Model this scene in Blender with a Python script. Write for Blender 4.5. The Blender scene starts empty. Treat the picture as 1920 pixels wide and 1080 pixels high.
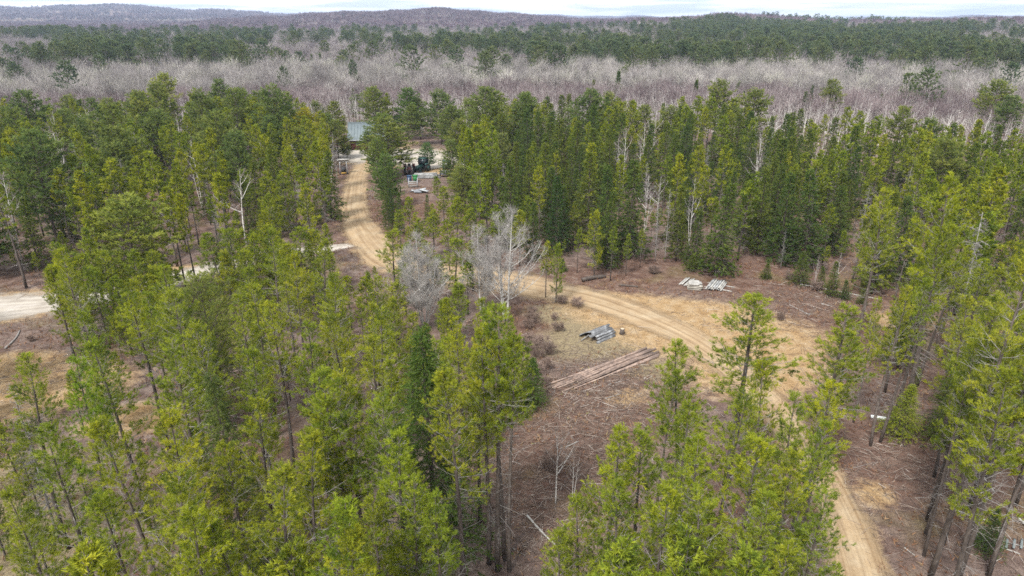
import bpy, math, random
import numpy as np
from mathutils import Vector
R = math.radians
rng = np.random.default_rng(7)
random.seed(7)
sc = bpy.context.scene
col = sc.collection

# ------------------------------------------------------------------ camera, sky, sun, exposure
CAM_H, PITCH, FPX = 28.0, R(21.6), 1280.0
cam_d = bpy.data.cameras.new('camera'); cam = bpy.data.objects.new('camera', cam_d); col.objects.link(cam)
cam.location = (0, 0, CAM_H); cam.rotation_euler = (math.pi/2 - PITCH, 0, 0)
cam_d.sensor_width = 36; cam_d.lens = 24; cam_d.clip_start = 0.5; cam_d.clip_end = 40000
sc.camera = cam
SUN_EL, SUN_AZ = R(52), R(-150)          # azimuth from +Y, clockwise
w = bpy.data.worlds.new('World'); sc.world = w; w.use_nodes = True
nt = w.node_tree; nt.nodes.clear()
def N(t, k, **kw):
    n = t.nodes.new(k)
    for a, b in kw.items():
        if a == 'inp':
            for i, v in b.items(): n.inputs[i].default_value = v
        else: setattr(n, a, b)
    return n
def LK(t, a, b): t.links.new(a, b)
sky = N(nt, 'ShaderNodeTexSky', sky_type='NISHITA', sun_disc=False, sun_elevation=SUN_EL, sun_rotation=SUN_AZ)
tc = N(nt, 'ShaderNodeTexCoord'); sep = N(nt, 'ShaderNodeSeparateXYZ'); LK(nt, tc.outputs['Generated'], sep.inputs[0])
zc = N(nt, 'ShaderNodeMath', operation='MAXIMUM', inp={1: 0.0}); LK(nt, sep.outputs[2], zc.inputs[0])
za = N(nt, 'ShaderNodeMath', operation='ADD', inp={1: 0.06}); LK(nt, zc.outputs[0], za.inputs[0])
dx = N(nt, 'ShaderNodeMath', operation='DIVIDE'); dy = N(nt, 'ShaderNodeMath', operation='DIVIDE')
LK(nt, sep.outputs[0], dx.inputs[0]); LK(nt, za.outputs[0], dx.inputs[1]); LK(nt, sep.outputs[1], dy.inputs[0]); LK(nt, za.outputs[0], dy.inputs[1])
cmb = N(nt, 'ShaderNodeCombineXYZ'); LK(nt, dx.outputs[0], cmb.inputs[0]); LK(nt, dy.outputs[0], cmb.inputs[1])
cn = N(nt, 'ShaderNodeTexNoise', inp={'Scale': 0.55, 'Detail': 6.0, 'Roughness': 0.55, 'Distortion': 0.4}); LK(nt, cmb.outputs[0], cn.inputs['Vector'])
cr = N(nt, 'ShaderNodeValToRGB'); LK(nt, cn.outputs['Fac'], cr.inputs[0])       # cloud underside to bright cloud
cr.color_ramp.elements[0].position = 0.40; cr.color_ramp.elements[0].color = (0.52, 0.58, 0.65, 1)
cr.color_ramp.elements[1].position = 0.58; cr.color_ramp.elements[1].color = (0.95, 0.96, 0.98, 1)
cov = N(nt, 'ShaderNodeMapRange', inp={'From Min': 0.22, 'From Max': 0.40, 'To Min': 0.80, 'To Max': 0.98}); LK(nt, cn.outputs['Fac'], cov.inputs[0])
bg1 = N(nt, 'ShaderNodeBackground', inp={'Strength': 0.05}); LK(nt, sky.outputs[0], bg1.inputs[0])
bg2 = N(nt, 'ShaderNodeBackground', inp={'Strength': 0.46}); LK(nt, cr.outputs[0], bg2.inputs[0])
mx = N(nt, 'ShaderNodeMixShader'); LK(nt, cov.outputs[0], mx.inputs[0]); LK(nt, bg1.outputs[0], mx.inputs[1]); LK(nt, bg2.outputs[0], mx.inputs[2])
wo = N(nt, 'ShaderNodeOutputWorld'); LK(nt, mx.outputs[0], wo.inputs[0])
sd = bpy.data.lights.new('sun', 'SUN'); sd.energy = 1.5; sd.angle = R(12); sd.color = (1.0, 0.97, 0.92)
sun = bpy.data.objects.new('sun', sd); col.objects.link(sun)
sv = Vector((math.sin(SUN_AZ)*math.cos(SUN_EL), math.cos(SUN_AZ)*math.cos(SUN_EL), math.sin(SUN_EL)))
sun.rotation_euler = sv.to_track_quat('Z', 'Y').to_euler(); sun.location = sv*300
sc.view_settings.view_transform = 'Standard'; sc.view_settings.look = 'None'; sc.view_settings.gamma = 1
sc.view_settings.exposure = 2.0
sc.cycles.max_bounces = 7; sc.cycles.diffuse_bounces = 4; sc.cycles.transmission_bounces = 4; sc.cycles.volume_bounces = 0
sc.cycles.transparent_max_bounces = 6
sc.cycles.use_denoising = False; sc.cycles.filter_width = 1.6

# ------------------------------------------------------------------ photo geometry: pixel -> place on the ground
FW = np.array((0, math.cos(PITCH), -math.sin(PITCH))); UP = np.array((0, math.sin(PITCH), math.cos(PITCH)))
def ray(x, y): return np.array((1., 0, 0))*(x-960)/FPX + UP*(540-y)/FPX + FW
def at(x, y, z=0.0):
    d = ray(x, y); t = (CAM_H - z)/(-d[2]); return np.array((d[0]*t, d[1]*t, z))
def project(P):
    P = np.atleast_2d(np.asarray(P, float)) - np.array((0, 0, CAM_H))
    zc = P @ FW; return np.stack([960 + FPX*P[:, 0]/zc, 540 - FPX*(P @ UP)/zc, zc], 1)
def inpoly(pts, poly):
    x, y = pts[:, 0], pts[:, 1]; r = np.zeros(len(x), bool); n = len(poly)
    for i in range(n):
        x1, y1 = poly[i]; x2, y2 = poly[(i+1) % n]
        c = ((y1 > y) != (y2 > y)) & (x < (x2-x1)*(y-y1)/(y2-y1+1e-12)+x1); r ^= c
    return r

# ------------------------------------------------------------------ terrain height
def elev_of(y): return -PITCH + np.arctan((540-np.asarray(y, float))/FPX)
def az_of(x): return np.arctan((np.asarray(x, float)-960)/(FPX*math.cos(PITCH) + 508*math.sin(PITCH)))
RIDGES = [
    (1250, 420, 700, [(-400, 56), (700, 54), (900, 50), (1100, 42), (1250, 35), (1340, 29), (1450, 33), (1600, 39), (1720, 37), (1920, 32), (2300, 30)]),
    (1950, 620, 900, [(-600, 60), (200, 52), (360, 40), (480, 32), (600, 26), (700, 21), (830, 17), (930, 23), (1010, 31), (1130, 36), (1300, 33), (1380, 38), (1600, 44), (2400, 44)]),
    (4600, 1500, 1500, [(-900, 26), (-200, 20), (0, 19), (110, 15), (260, 14), (330, 20), (450, 23), (550, 27), (620, 26), (700, 30), (900, 38), (2600, 40)]),
    (7600, 1700, 1500, [(-900, 34), (600, 31), (1000, 29), (1120, 31), (1500, 36), (1700, 33), (1850, 32), (2600, 33)])]
def hgt(x, y):
    x = np.asarray(x, float); y = np.asarray(y, float)
    r = np.hypot(x, y); az = np.arctan2(x, y)
    near = 0.16*np.sin(x*0.11+1.3)*np.cos(y*0.09) + 0.09*np.sin(x*0.27+y*0.21) + 0.06*np.cos(x*0.4-y*0.33)
    h = near*np.clip((320-r)/100, 0, 1)
    far = np.clip((r-330)/500, 0, 1)
    h = h + far*(1.6*np.sin(x*0.011+0.4)*np.cos(y*0.008) + 1.2*np.sin(x*0.023-y*0.017))
    for r0, w1, w2, tab in RIDGES:
        xs = np.array([az_of(t[0]) for t in tab]); ys = np.array([CAM_H + r0*math.tan(elev_of(t[1])) - 11 for t in tab])
        c = np.interp(az, xs, ys)
        c = c + (r0/1900)*(1.6*np.sin(az*47)+1.1*np.sin(az*113+1))*np.clip(c/20, 0, 1)
        b = np.where(r < r0, np.exp(-((r-r0)/w1)**2), np.exp(-((r-r0)/w2)**2))
        h = np.maximum(h, c*b) if r0 > 1300 else h + np.maximum(c, 0)*b
    return h

# ------------------------------------------------------------------ mesh building
def unit(v): return v/np.maximum(np.linalg.norm(v, axis=-1, keepdims=True), 1e-9)
class MB:
    def __init__(s): s.v = []; s.f = []; s.m = []; s.t = []; s.n = 0
    def add(s, V, F, mat=0, tint=0.5):
        V = np.asarray(V, float).reshape(-1, 3); F = np.asarray(F, int).reshape(-1, 3)
        s.v.append(V); s.f.append(F + s.n); s.m.append(np.full(len(F), mat)); s.n += len(V)
        s.t.append(np.broadcast_to(np.asarray(tint, float), (len(V),)))
    def tube(s, P, rad, sides=6, mat=0, tint=0.5, cap=True):
        P = np.asarray(P, float); n = len(P); rad = np.broadcast_to(np.asarray(rad, float), (n,))
        T = unit(np.gradient(P, axis=0)); ref = np.array((1., 0, 0)) if abs(T[0][0]) < 0.8 else np.array((0, 1., 0))
        A = unit(np.cross(T, ref)); B = np.cross(T, A); a = np.arange(sides)*2*math.pi/sides
        V = P[:, None] + rad[:, None, None]*(np.cos(a)[None, :, None]*A[:, None] + np.sin(a)[None, :, None]*B[:, None])
        i = np.arange(n-1)[:, None]*sides; j = np.arange(sides)[None]; k = (j+1) % sides
        q = np.stack([i+j, i+k, i+sides+k, i+sides+j], -1).reshape(-1, 4)
        F = np.concatenate([q[:, [0, 1, 2]], q[:, [0, 2, 3]]])
        V = V.reshape(-1, 3)
        if cap:
            V = np.vstack([V, P[0], P[-1]]); c0, c1 = n*sides, n*sides+1; J = np.arange(sides); K = (J+1) % sides
            F = np.vstack([F, np.stack([np.full(sides, c0), K, J], 1), np.stack([np.full(sides, c1), J+(n-1)*sides, K+(n-1)*sides], 1)])
        s.add(V, F, mat, tint)
    def sticks(s, P0, P1, r0, r1, mat=0, tint=0.5):
        P0 = np.asarray(P0, float).reshape(-1, 3); P1 = np.asarray(P1, float).reshape(-1, 3); n = len(P0)
        if n == 0: return
        r0 = np.broadcast_to(r0, (n,))[:, None]; r1 = np.broadcast_to(r1, (n,))[:, None]
        T = unit(P1-P0); ref = np.where(np.abs(T[:, 2:3]) < 0.9, np.array((0, 0, 1.)), np.array((1., 0, 0)))
        A = unit(np.cross(T, ref)); B = np.cross(T, A)
        ring = [np.cos(a)*A + np.sin(a)*B for a in (0, 2.094, 4.189)]
        V = np.stack([P0+ring[0]*r0, P0+ring[1]*r0, P0+ring[2]*r0, P1+ring[0]*r1, P1+ring[1]*r1, P1+ring[2]*r1], 1)
        f = np.array([[0, 1, 4], [0, 4, 3], [1, 2, 5], [1, 5, 4], [2, 0, 3], [2, 3, 5]])
        F = (np.arange(n)[:, None, None]*6 + f[None]).reshape(-1, 3)
        t = np.repeat(np.broadcast_to(tint, (n,)), 6)
        s.add(V, F, mat, t)
    def blades(s, rg, P, D, L, n, bl, bw, spread, mat=0, tint=None, var=0.12):
        """N shoots at P along D (length L), each with n needle tufts"""
        P = np.asarray(P, float).reshape(-1, 3); D = unit(np.asarray(D, float).reshape(-1, 3)); c = len(P)
        if c == 0: return
        t = rg.random((c, n))**0.8; L = np.broadcast_to(L, (c,))
        O = P[:, None] + D[:, None]*(L[:, None]*t)[..., None]
        rv = rg.normal(size=(c, n, 3)); per = unit(rv - (rv*D[:, None]).sum(-1, keepdims=True)*D[:, None])
        sp = spread*(0.6+0.8*rg.random((c, n)))
        d = D[:, None]*np.cos(sp)[..., None] + per*np.sin(sp)[..., None]
        ln = bl*(0.65+0.7*rg.random((c, n)))
        side = unit(np.cross(d, rg.normal(size=(c, n, 3))))*(bw*0.5)
        V = np.stack([O-side, O+side, O+d*ln[..., None]], 2).reshape(-1, 3)
        F = np.arange(c*n*3).reshape(-1, 3)
        tt = rg.random(c) if tint is None else np.broadcast_to(tint, (c,))
        tt = np.clip(np.repeat(tt, n) + rg.normal(size=c*n)*var, 0, 1)
        s.add(V, F, mat, np.repeat(tt, 3))
    def box(s, c, size, rz=0.0, mat=0, tint=0.5, rot=None):
        x, y, z = np.asarray(size)/2.0
        V = np.array([(a, b, d) for a in (-x, x) for b in (-y, y) for d in (-z, z)])
        if rot is not None: V = V @ np.asarray(rot).T
        if rz:
            cs, sn = math.cos(rz), math.sin(rz); V = V @ np.array([[cs, sn, 0], [-sn, cs, 0], [0, 0, 1]])
        F = [(0, 1, 3), (0, 3, 2), (4, 6, 7), (4, 7, 5), (0, 4, 5), (0, 5, 1), (2, 3, 7), (2, 7, 6), (0, 2, 6), (0, 6, 4), (1, 5, 7), (1, 7, 3)]
        s.add(V+np.asarray(c), F, mat, tint)
    def poly(s, V, quads, mat=0, tint=0.5):
        F = []
        for q in quads:
            for k in range(1, len(q)-1): F.append((q[0], q[k], q[k+1]))
        s.add(V, F, mat, tint)
    def arrays(s): return np.concatenate(s.v), np.concatenate(s.f), np.concatenate(s.m), np.concatenate(s.t)
    def ntri(s): return sum(len(f) for f in s.f)
    def mesh(s, name, mats, smooth=False):
        V, F, Mi, T = s.arrays(); me = bpy.data.meshes.new(name)
        me.vertices.add(len(V)); me.vertices.foreach_set('co', V.astype(np.float32).ravel())
        me.loops.add(len(F)*3); me.loops.foreach_set('vertex_index', F.astype(np.int32).ravel())
        me.polygons.add(len(F)); me.polygons.foreach_set('loop_start', np.arange(0, len(F)*3, 3, dtype=np.int32))
        me.polygons.foreach_set('material_index', Mi.astype(np.int32))
        if smooth: me.polygons.foreach_set('use_smooth', np.ones(len(F), bool))
        for m in mats: me.materials.append(m)
        a = me.attributes.new('tint', 'FLOAT', 'POINT'); a.data.foreach_set('value', T.astype(np.float32))
        me.update(calc_edges=True)
        return me
    def build(s, name, mats, parent=None, loc=None, rz=0, smooth=False, **tags):
        me = s.mesh(name, mats if isinstance(mats, (list, tuple)) else [mats], smooth)
        return link(name, me, parent, loc, rz, **tags)
def link(name, data, parent=None, loc=None, rz=0, **tags):
    o = bpy.data.objects.new(name, data); col.objects.link(o); o.parent = parent
    if loc is not None: o.location = loc
    if rz: o.rotation_euler = (0, 0, rz)
    for k, v in tags.items():
        if v is not None: o[k] = v
    if tags.get('category'): o['kind'] = 'thing'
    return o
def thing(name, loc, rz, label, category, group=None): return link(name, None, None, loc, rz, label=label, category=category, group=group)

# ------------------------------------------------------------------ materials
def mat(name):
    m = bpy.data.materials.new(name); m.use_nodes = True; t = m.node_tree; t.nodes.clear()
    return m, t, N(t, 'ShaderNodeOutputMaterial')
def ramp(t, fac, stops):
    r = N(t, 'ShaderNodeValToRGB'); LK(t, fac, r.inputs[0]); e = r.color_ramp.elements
    e[0].position, e[0].color = stops[0][0], (*stops[0][1], 1); e[1].position, e[1].color = stops[-1][0], (*stops[-1][1], 1)
    for p, c in stops[1:-1]: q = e.new(p); q.color = (*c, 1)
    return r
def mixc(t, a, b, fac, mode='MIX'):
    m = N(t, 'ShaderNodeMix', data_type='RGBA', blend_type=mode)
    for v, i in ((fac, 0), (a, 6), (b, 7)):
        if hasattr(v, 'is_linked'): LK(t, v, m.inputs[i])
        else: m.inputs[i].default_value = v if i == 0 else (*v, 1)
    return m.outputs[2]
def math_(t, op, a, b=None):
    m = N(t, 'ShaderNodeMath', operation=op)
    for i, v in enumerate((a, b)):
        if v is None: continue
        if hasattr(v, 'is_linked'): LK(t, v, m.inputs[i])
        else: m.inputs[i].default_value = v
    return m.outputs[0]
def noise(t, vec, scale, detail=4, rough=0.55, out='Fac'):
    n = N(t, 'ShaderNodeTexNoise', inp={'Scale': scale, 'Detail': detail, 'Roughness': rough}); LK(t, vec, n.inputs['Vector']); return n.outputs[out]
def twigs(name, stops, lo=.62, hi=1.35):
    m, t, o = mat(name); a = N(t, 'ShaderNodeAttribute', attribute_name='tint'); oi = N(t, 'ShaderNodeObjectInfo')
    c = ramp(t, a.outputs['Fac'], stops).outputs[0]
    v = N(t, 'ShaderNodeMapRange', inp={'To Min': lo, 'To Max': hi}); LK(t, oi.outputs['Random'], v.inputs[0]); h = N(t, 'ShaderNodeHueSaturation'); LK(t, v.outputs[0], h.inputs['Value']); LK(t, c, h.inputs['Color'])
    d = N(t, 'ShaderNodeBsdfDiffuse'); LK(t, h.outputs[0], d.inputs[0]); LK(t, d.outputs[0], o.inputs[0]); return m
def foliage(name, stops, rand_a, rand_b, trans=0.44):
    """needles: colour varies tuft by tuft and tree by tree"""
    m, t, o = mat(name)
    at_ = N(t, 'ShaderNodeAttribute', attribute_name='tint'); oi = N(t, 'ShaderNodeObjectInfo')
    c = ramp(t, at_.outputs['Fac'], stops).outputs[0]
    tr = mixc(t, rand_a, rand_b, oi.outputs['Random']); c = mixc(t, c, tr, 1.0, 'MULTIPLY')
    c = mixc(t, c, oi.outputs['Color'], 1.0, 'MULTIPLY')
    d = N(t, 'ShaderNodeBsdfDiffuse'); LK(t, c, d.inputs[0]); tl = N(t, 'ShaderNodeBsdfTranslucent'); LK(t, c, tl.inputs[0])
    s = N(t, 'ShaderNodeMixShader', inp={0: trans}); LK(t, d.outputs[0], s.inputs[1]); LK(t, tl.outputs[0], s.inputs[2]); LK(t, s.outputs[0], o.inputs[0])
    return m
def plain(name, stops, scale=3.0, stretch=(1, 1, 1), rough=0.85, detail=5, objvar=0.0, spec=0.2, metal=0.0, bump=0.0, coord='Object'):
    m, t, o = mat(name)
    co = N(t, 'ShaderNodeTexCoord'); mp = N(t, 'ShaderNodeMapping'); mp.inputs['Scale'].default_value = stretch; LK(t, co.outputs[coord], mp.inputs[0])
    n = noise(t, mp.outputs[0], scale, detail); c = ramp(t, n, stops).outputs[0]
    if objvar:
        oi = N(t, 'ShaderNodeObjectInfo'); v = N(t, 'ShaderNodeMapRange', inp={'To Min': 1-objvar, 'To Max': 1+objvar}); LK(t, oi.outputs['Random'], v.inputs[0])
        h = N(t, 'ShaderNodeHueSaturation'); LK(t, v.outputs[0], h.inputs['Value']); LK(t, c, h.inputs['Color']); c = h.outputs[0]
    b = N(t, 'ShaderNodeBsdfPrincipled', inp={'Roughness': rough, 'Specular IOR Level': spec, 'Metallic': metal}); LK(t, c, b.inputs['Base Color']); LK(t, b.outputs[0], o.inputs[0])
    if bump:
        bp = N(t, 'ShaderNodeBump', inp={'Strength': bump, 'Distance': 0.02}); LK(t, n, bp.inputs['Height']); LK(t, bp.outputs[0], b.inputs['Normal'])
    return m
F_JACK = foliage('jack_pine_needles', [(0.0, (0.105, 0.140, 0.026)), (0.45, (0.250, 0.284, 0.032)), (0.8, (0.360, 0.384, 0.037)), (1.0, (0.43, 0.43, 0.046))], (0.78, 0.90, 1.0), (1.12, 1.07, 0.95))
F_WHITE = foliage('white_pine_needles', [(0.0, (0.115, 0.158, 0.052)), (0.5, (0.200, 0.245, 0.066)), (1.0, (0.290, 0.322, 0.084))], (0.78, 0.88, 0.95), (1.18, 1.10, 0.95))
F_SPRUCE = foliage('spruce_needles', [(0.0, (0.062, 0.096, 0.028)), (0.5, (0.115, 0.160, 0.038)), (1.0, (0.180, 0.220, 0.050))], (0.72, 0.84, 0.95), (1.30, 1.14, 0.9))
F_FAR = foliage('far_conifer_needles', [(0.0, (0.085, 0.120, 0.060)), (0.5, (0.130, 0.168, 0.078)), (1.0, (0.190, 0.220, 0.095))], (0.80, 0.90, 1.0), (1.15, 1.08, 0.95))
BARK = plain('pine_bark', [(0.3, (0.055, 0.045, 0.040)), (0.55, (0.105, 0.085, 0.072)), (0.75, (0.16, 0.135, 0.12))], 9, (1, 1, .35), objvar=.25)
DEADW = plain('dead_grey_wood', [(0.3, (0.16, 0.145, 0.135)), (0.7, (0.34, 0.32, 0.30))], 6, (1, 1, .5), objvar=.2)
def birch_bark(name, white, mark, amt):
    m, t, o = mat(name); co = N(t, 'ShaderNodeTexCoord'); mp = N(t, 'ShaderNodeMapping'); mp.inputs['Scale'].default_value = (1, 1, 5); LK(t, co.outputs['Object'], mp.inputs[0])
    n = noise(t, mp.outputs[0], 2.2, 3); c = ramp(t, n, [(0.0, mark), (amt, mark), (amt+.08, white), (1, white)]).outputs[0]
    b = N(t, 'ShaderNodeBsdfPrincipled', inp={'Roughness': .75, 'Specular IOR Level': .2}); LK(t, c, b.inputs[0]); LK(t, b.outputs[0], o.inputs[0]); return m
BIRCH = birch_bark('birch_bark', (0.62, 0.59, 0.55), (0.10, 0.085, 0.075), 0.36)
ASPEN = birch_bark('aspen_bark', (0.44, 0.425, 0.40), (0.20, 0.18, 0.155), 0.36)
TW_GREY = plain('grey_twigs', [(0.3, (0.27, 0.25, 0.235)), (0.7, (0.42, 0.395, 0.37))], 1.5, objvar=.12)
TW_ASPEN = twigs('pale_aspen_twigs', [(0, (.20, .18, .178)), (.45, (.34, .31, .295)), (.8, (.46, .43, .395)), (1, (.45, .44, .35))], .6, 1.25)
TW_PURPLE = twigs('reddish_birch_twigs', [(0, (.13, .098, .102)), (.5, (.205, .160, .164)), (.85, (.28, .232, .228)), (1, (.33, .29, .275))], .6, 1.3)
TW_LAV = twigs('grey_hardwood_twigs', [(0, (.14, .12, .125)), (.5, (.23, .20, .205)), (.85, (.33, .295, .29)), (1, (.36, .33, .29))], .7, 1.2)
TW_HILL = twigs('hill_hardwood_twigs', [(0, (.085, .062, .078)), (.5, (.15, .108, .132)), (.85, (.22, .165, .18)), (1, (.27, .225, .22))], .65, 1.25)
TW_BROWN = plain('brown_brush_twigs', [(0.3, (0.15, 0.105, 0.085)), (0.7, (0.27, 0.20, 0.165))], 2, objvar=.2)

# ------------------------------------------------------------------ ground sheet
def gblob(P, px, py, rad, stretch=1.0, ang=0.0):
    c = at(px, py); d = P[:, :2]-c[:2]; ca, sa = math.cos(ang), math.sin(ang)
    u = (d[:, 0]*ca + d[:, 1]*sa)/stretch; v = -d[:, 0]*sa + d[:, 1]*ca
    return np.clip(1.25 - np.hypot(u, v)/rad, 0, 1)
fine = np.linspace(R(-62), R(62), 300); rest = np.linspace(R(62), R(298), 60)[1:-1]
AZ = np.concatenate([fine, rest]); rr = [4.0]
while rr[-1] < 16000: rr.append(rr[-1]*1.0095 + 0.10 if rr[-1] < 240 else rr[-1]*1.022)
rr = np.array(rr); na, nr = len(AZ), len(rr)
X = (rr[:, None]*np.sin(AZ)[None]).ravel(); Y = (rr[:, None]*np.cos(AZ)[None]).ravel()
GV = np.vstack([np.stack([X, Y, hgt(X, Y)], 1), [(0, 0, hgt(0, 0))]])
i = np.arange(nr-1)[:, None]*na; j = np.arange(na)[None]; k = (j+1) % na
q = np.stack([i+j, i+na+j, i+na+k, i+k], -1).reshape(-1, 4)
GF = np.vstack([q[:, [0, 2, 1]], q[:, [0, 3, 2]], np.stack([np.full(na, nr*na), (np.arange(na)+1) % na, np.arange(na)], 1)])
GF = GF[:, ::-1]
gb = MB(); gb.add(GV, GF)
sand = np.zeros(len(GV))
SANDB = [(1330, 620, 9, 1.5, -.3), (1240, 598, 6, 2.0, -.25), (1290, 590, 5, 2.0, -.1), (1170, 572, 4, 2.4, -.15), (1250, 590, 6, 2.0, -.2), (1420, 690, 6, 1.4, .6), (1200, 575, 4, 2.2, -.1), (1390, 640, 8, 1, 0), (25, 575, 5, 1.5, 0), (330, 510, 3, 2, .3), (90, 735, 5, 1.6, .4), (20, 690, 4, 1.5, 0), (250, 790, 3, 1.5, .2),
          (1640, 930, 2.0, 1.2, 1.2), (760, 290, 8, 1.6, .4), (690, 285, 9, 1.4, 0), (660, 300, 6, 2, 0), (790, 310, 5, 2, 0), (835, 320, 6, 1, 0), (1600, 1000, 2.2, 1.4, 1.2), (1180, 745, 2.2, 1.4, .5), (1700, 600, 3, 1.5, 0)]
for a in SANDB:
    sand = np.maximum(sand, gblob(GV, *a)*(0.62 if a[1] > 700 and a[0] > 1000 else 1))
grass = np.zeros(len(GV))
for a in [(1110, 640, 5, 1.6, .3), (1190, 640, 4, 1.8, -.3), (1060, 590, 3.5, 1.5, 0), (1250, 700, 3, 1, 0), (1090, 600, 4, 1.6, -.3), (60, 1000, 6, 1, 0), (40, 900, 5, 1, 0)]:
    grass = np.maximum(grass, gblob(GV, *a))
red = np.zeros(len(GV))
for a in [(1120, 780, 9, 1.2, .3), (1040, 900, 7, 1, 0), (1500, 620, 9, 1.3, 0), (1660, 860, 8, 1, 1), (1000, 600, 6, 1.2, 0), (1800, 900, 9, 1, 0), (700, 430, 9, 1, 0), (1130, 525, 8, 1.5, 0), (1240, 510, 9, 1.6, 0), (1400, 520, 9, 1.8, 0), (1560, 560, 9, 1.5, 0), (1080, 570, 3, 2, 0), (640, 400, 8, 1, 0), (730, 400, 10, 1, 0), (1860, 245, 22, 2, 0), (1700, 850, 5, 1, 1), (260, 370, 14, 1.5, 0), (600, 330, 10, 1, 0)]:
    red = np.maximum(red, gblob(GV, *a))
def sandy(x, y):
    P = np.column_stack([x, y, np.zeros(len(x))]); v = np.zeros(len(x))
    for a in SANDB: v = np.maximum(v, gblob(P, *a))
    return v
def ground_mat():
    m, t, o = mat('forest_floor')
    geo = N(t, 'ShaderNodeNewGeometry'); P = geo.outputs['Position']
    n1 = noise(t, P, .09, 5); n2 = noise(t, P, .9, 6, .62); n3 = noise(t, P, 5.5, 5, .68); n4 = noise(t, P, 22, 3, .7)
    litter = ramp(t, n2, [(.28, (.090, .064, .055)), (.45, (.165, .118, .100)), (.6, (.230, .175, .150)), (.75, (.30, .245, .215))]).outputs[0]
    redc = ramp(t, n2, [(.28, (.092, .053, .041)), (.5, (.162, .100, .076)), (.72, (.25, .175, .138))]).outputs[0]
    moss = ramp(t, n3, [(.3, (.13, .11, .045)), (.7, (.25, .20, .085))]).outputs[0]
    c = mixc(t, litter, redc, ramp(t, n1, [(.47, (0, 0, 0)), (.62, (.75, .75, .75))]).outputs[0])
    A = lambda k: N(t, 'ShaderNodeAttribute', attribute_name=k).outputs['Fac']
    def mask(k, lo, hi, amp=.55):
        s = math_(t, 'ADD', A(k), math_(t, 'MULTIPLY', math_(t, 'SUBTRACT', n2, .5), amp)); s = math_(t, 'ADD', s, math_(t, 'MULTIPLY', math_(t, 'SUBTRACT', n3, .5), amp*.8))
        r = N(t, 'ShaderNodeMapRange', inp={'From Min': lo, 'From Max': hi}); LK(t, s, r.inputs[0]); return r.outputs[0]
    c = mixc(t, c, redc, mask('red', .35, .75))
    gr = ramp(t, n3, [(.3, (.20, .155, .095)), (.55, (.28, .225, .14)), (.75, (.225, .20, .095))]).outputs[0]
    c = mixc(t, c, moss, ramp(t, noise(t, P, .17, 4), [(.55, (0, 0, 0)), (.7, (.55, .55, .55))]).outputs[0])
    c = mixc(t, c, gr, mask('grass', .35, .7))
    sd_ = ramp(t, n2, [(.3, (.30, .185, .085)), (.5, (.41, .28, .15)), (.7, (.44, .335, .215))]).outputs[0]
    c = mixc(t, c, sd_, mask('sand', .30, .60))
    c = mixc(t, c, ramp(t, n4, [(.32, (.50, .48, .46)), (.5, (1, 1, 1)), (.7, (1.28, 1.25, 1.2))]).outputs[0], .8, 'MULTIPLY')
    c = mixc(t, c, ramp(t, n3, [(.33, (.62, .60, .60)), (.55, (1, 1, 1)), (.75, (1.15, 1.13, 1.1))]).outputs[0], .8, 'MULTIPLY')
    b = N(t, 'ShaderNodeBsdfPrincipled', inp={'Roughness': .95, 'Specular IOR Level': .1}); LK(t, c, b.inputs[0])
    bp = N(t, 'ShaderNodeBump', inp={'Strength': .7, 'Distance': .12}); LK(t, math_(t, 'ADD', n3, n4), bp.inputs['Height']); LK(t, bp.outputs[0], b.inputs['Normal'])
    LK(t, b.outputs[0], o.inputs[0]); return m
g = gb.build('ground', ground_mat(), smooth=True, kind='structure', label='brown forest floor of leaf litter, bracken and sand')
for nm, arr in (('sand', sand), ('grass', grass), ('red', red)):
    a = g.data.attributes.new(nm, 'FLOAT', 'POINT'); a.data.foreach_set('value', arr.astype(np.float32))

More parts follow.
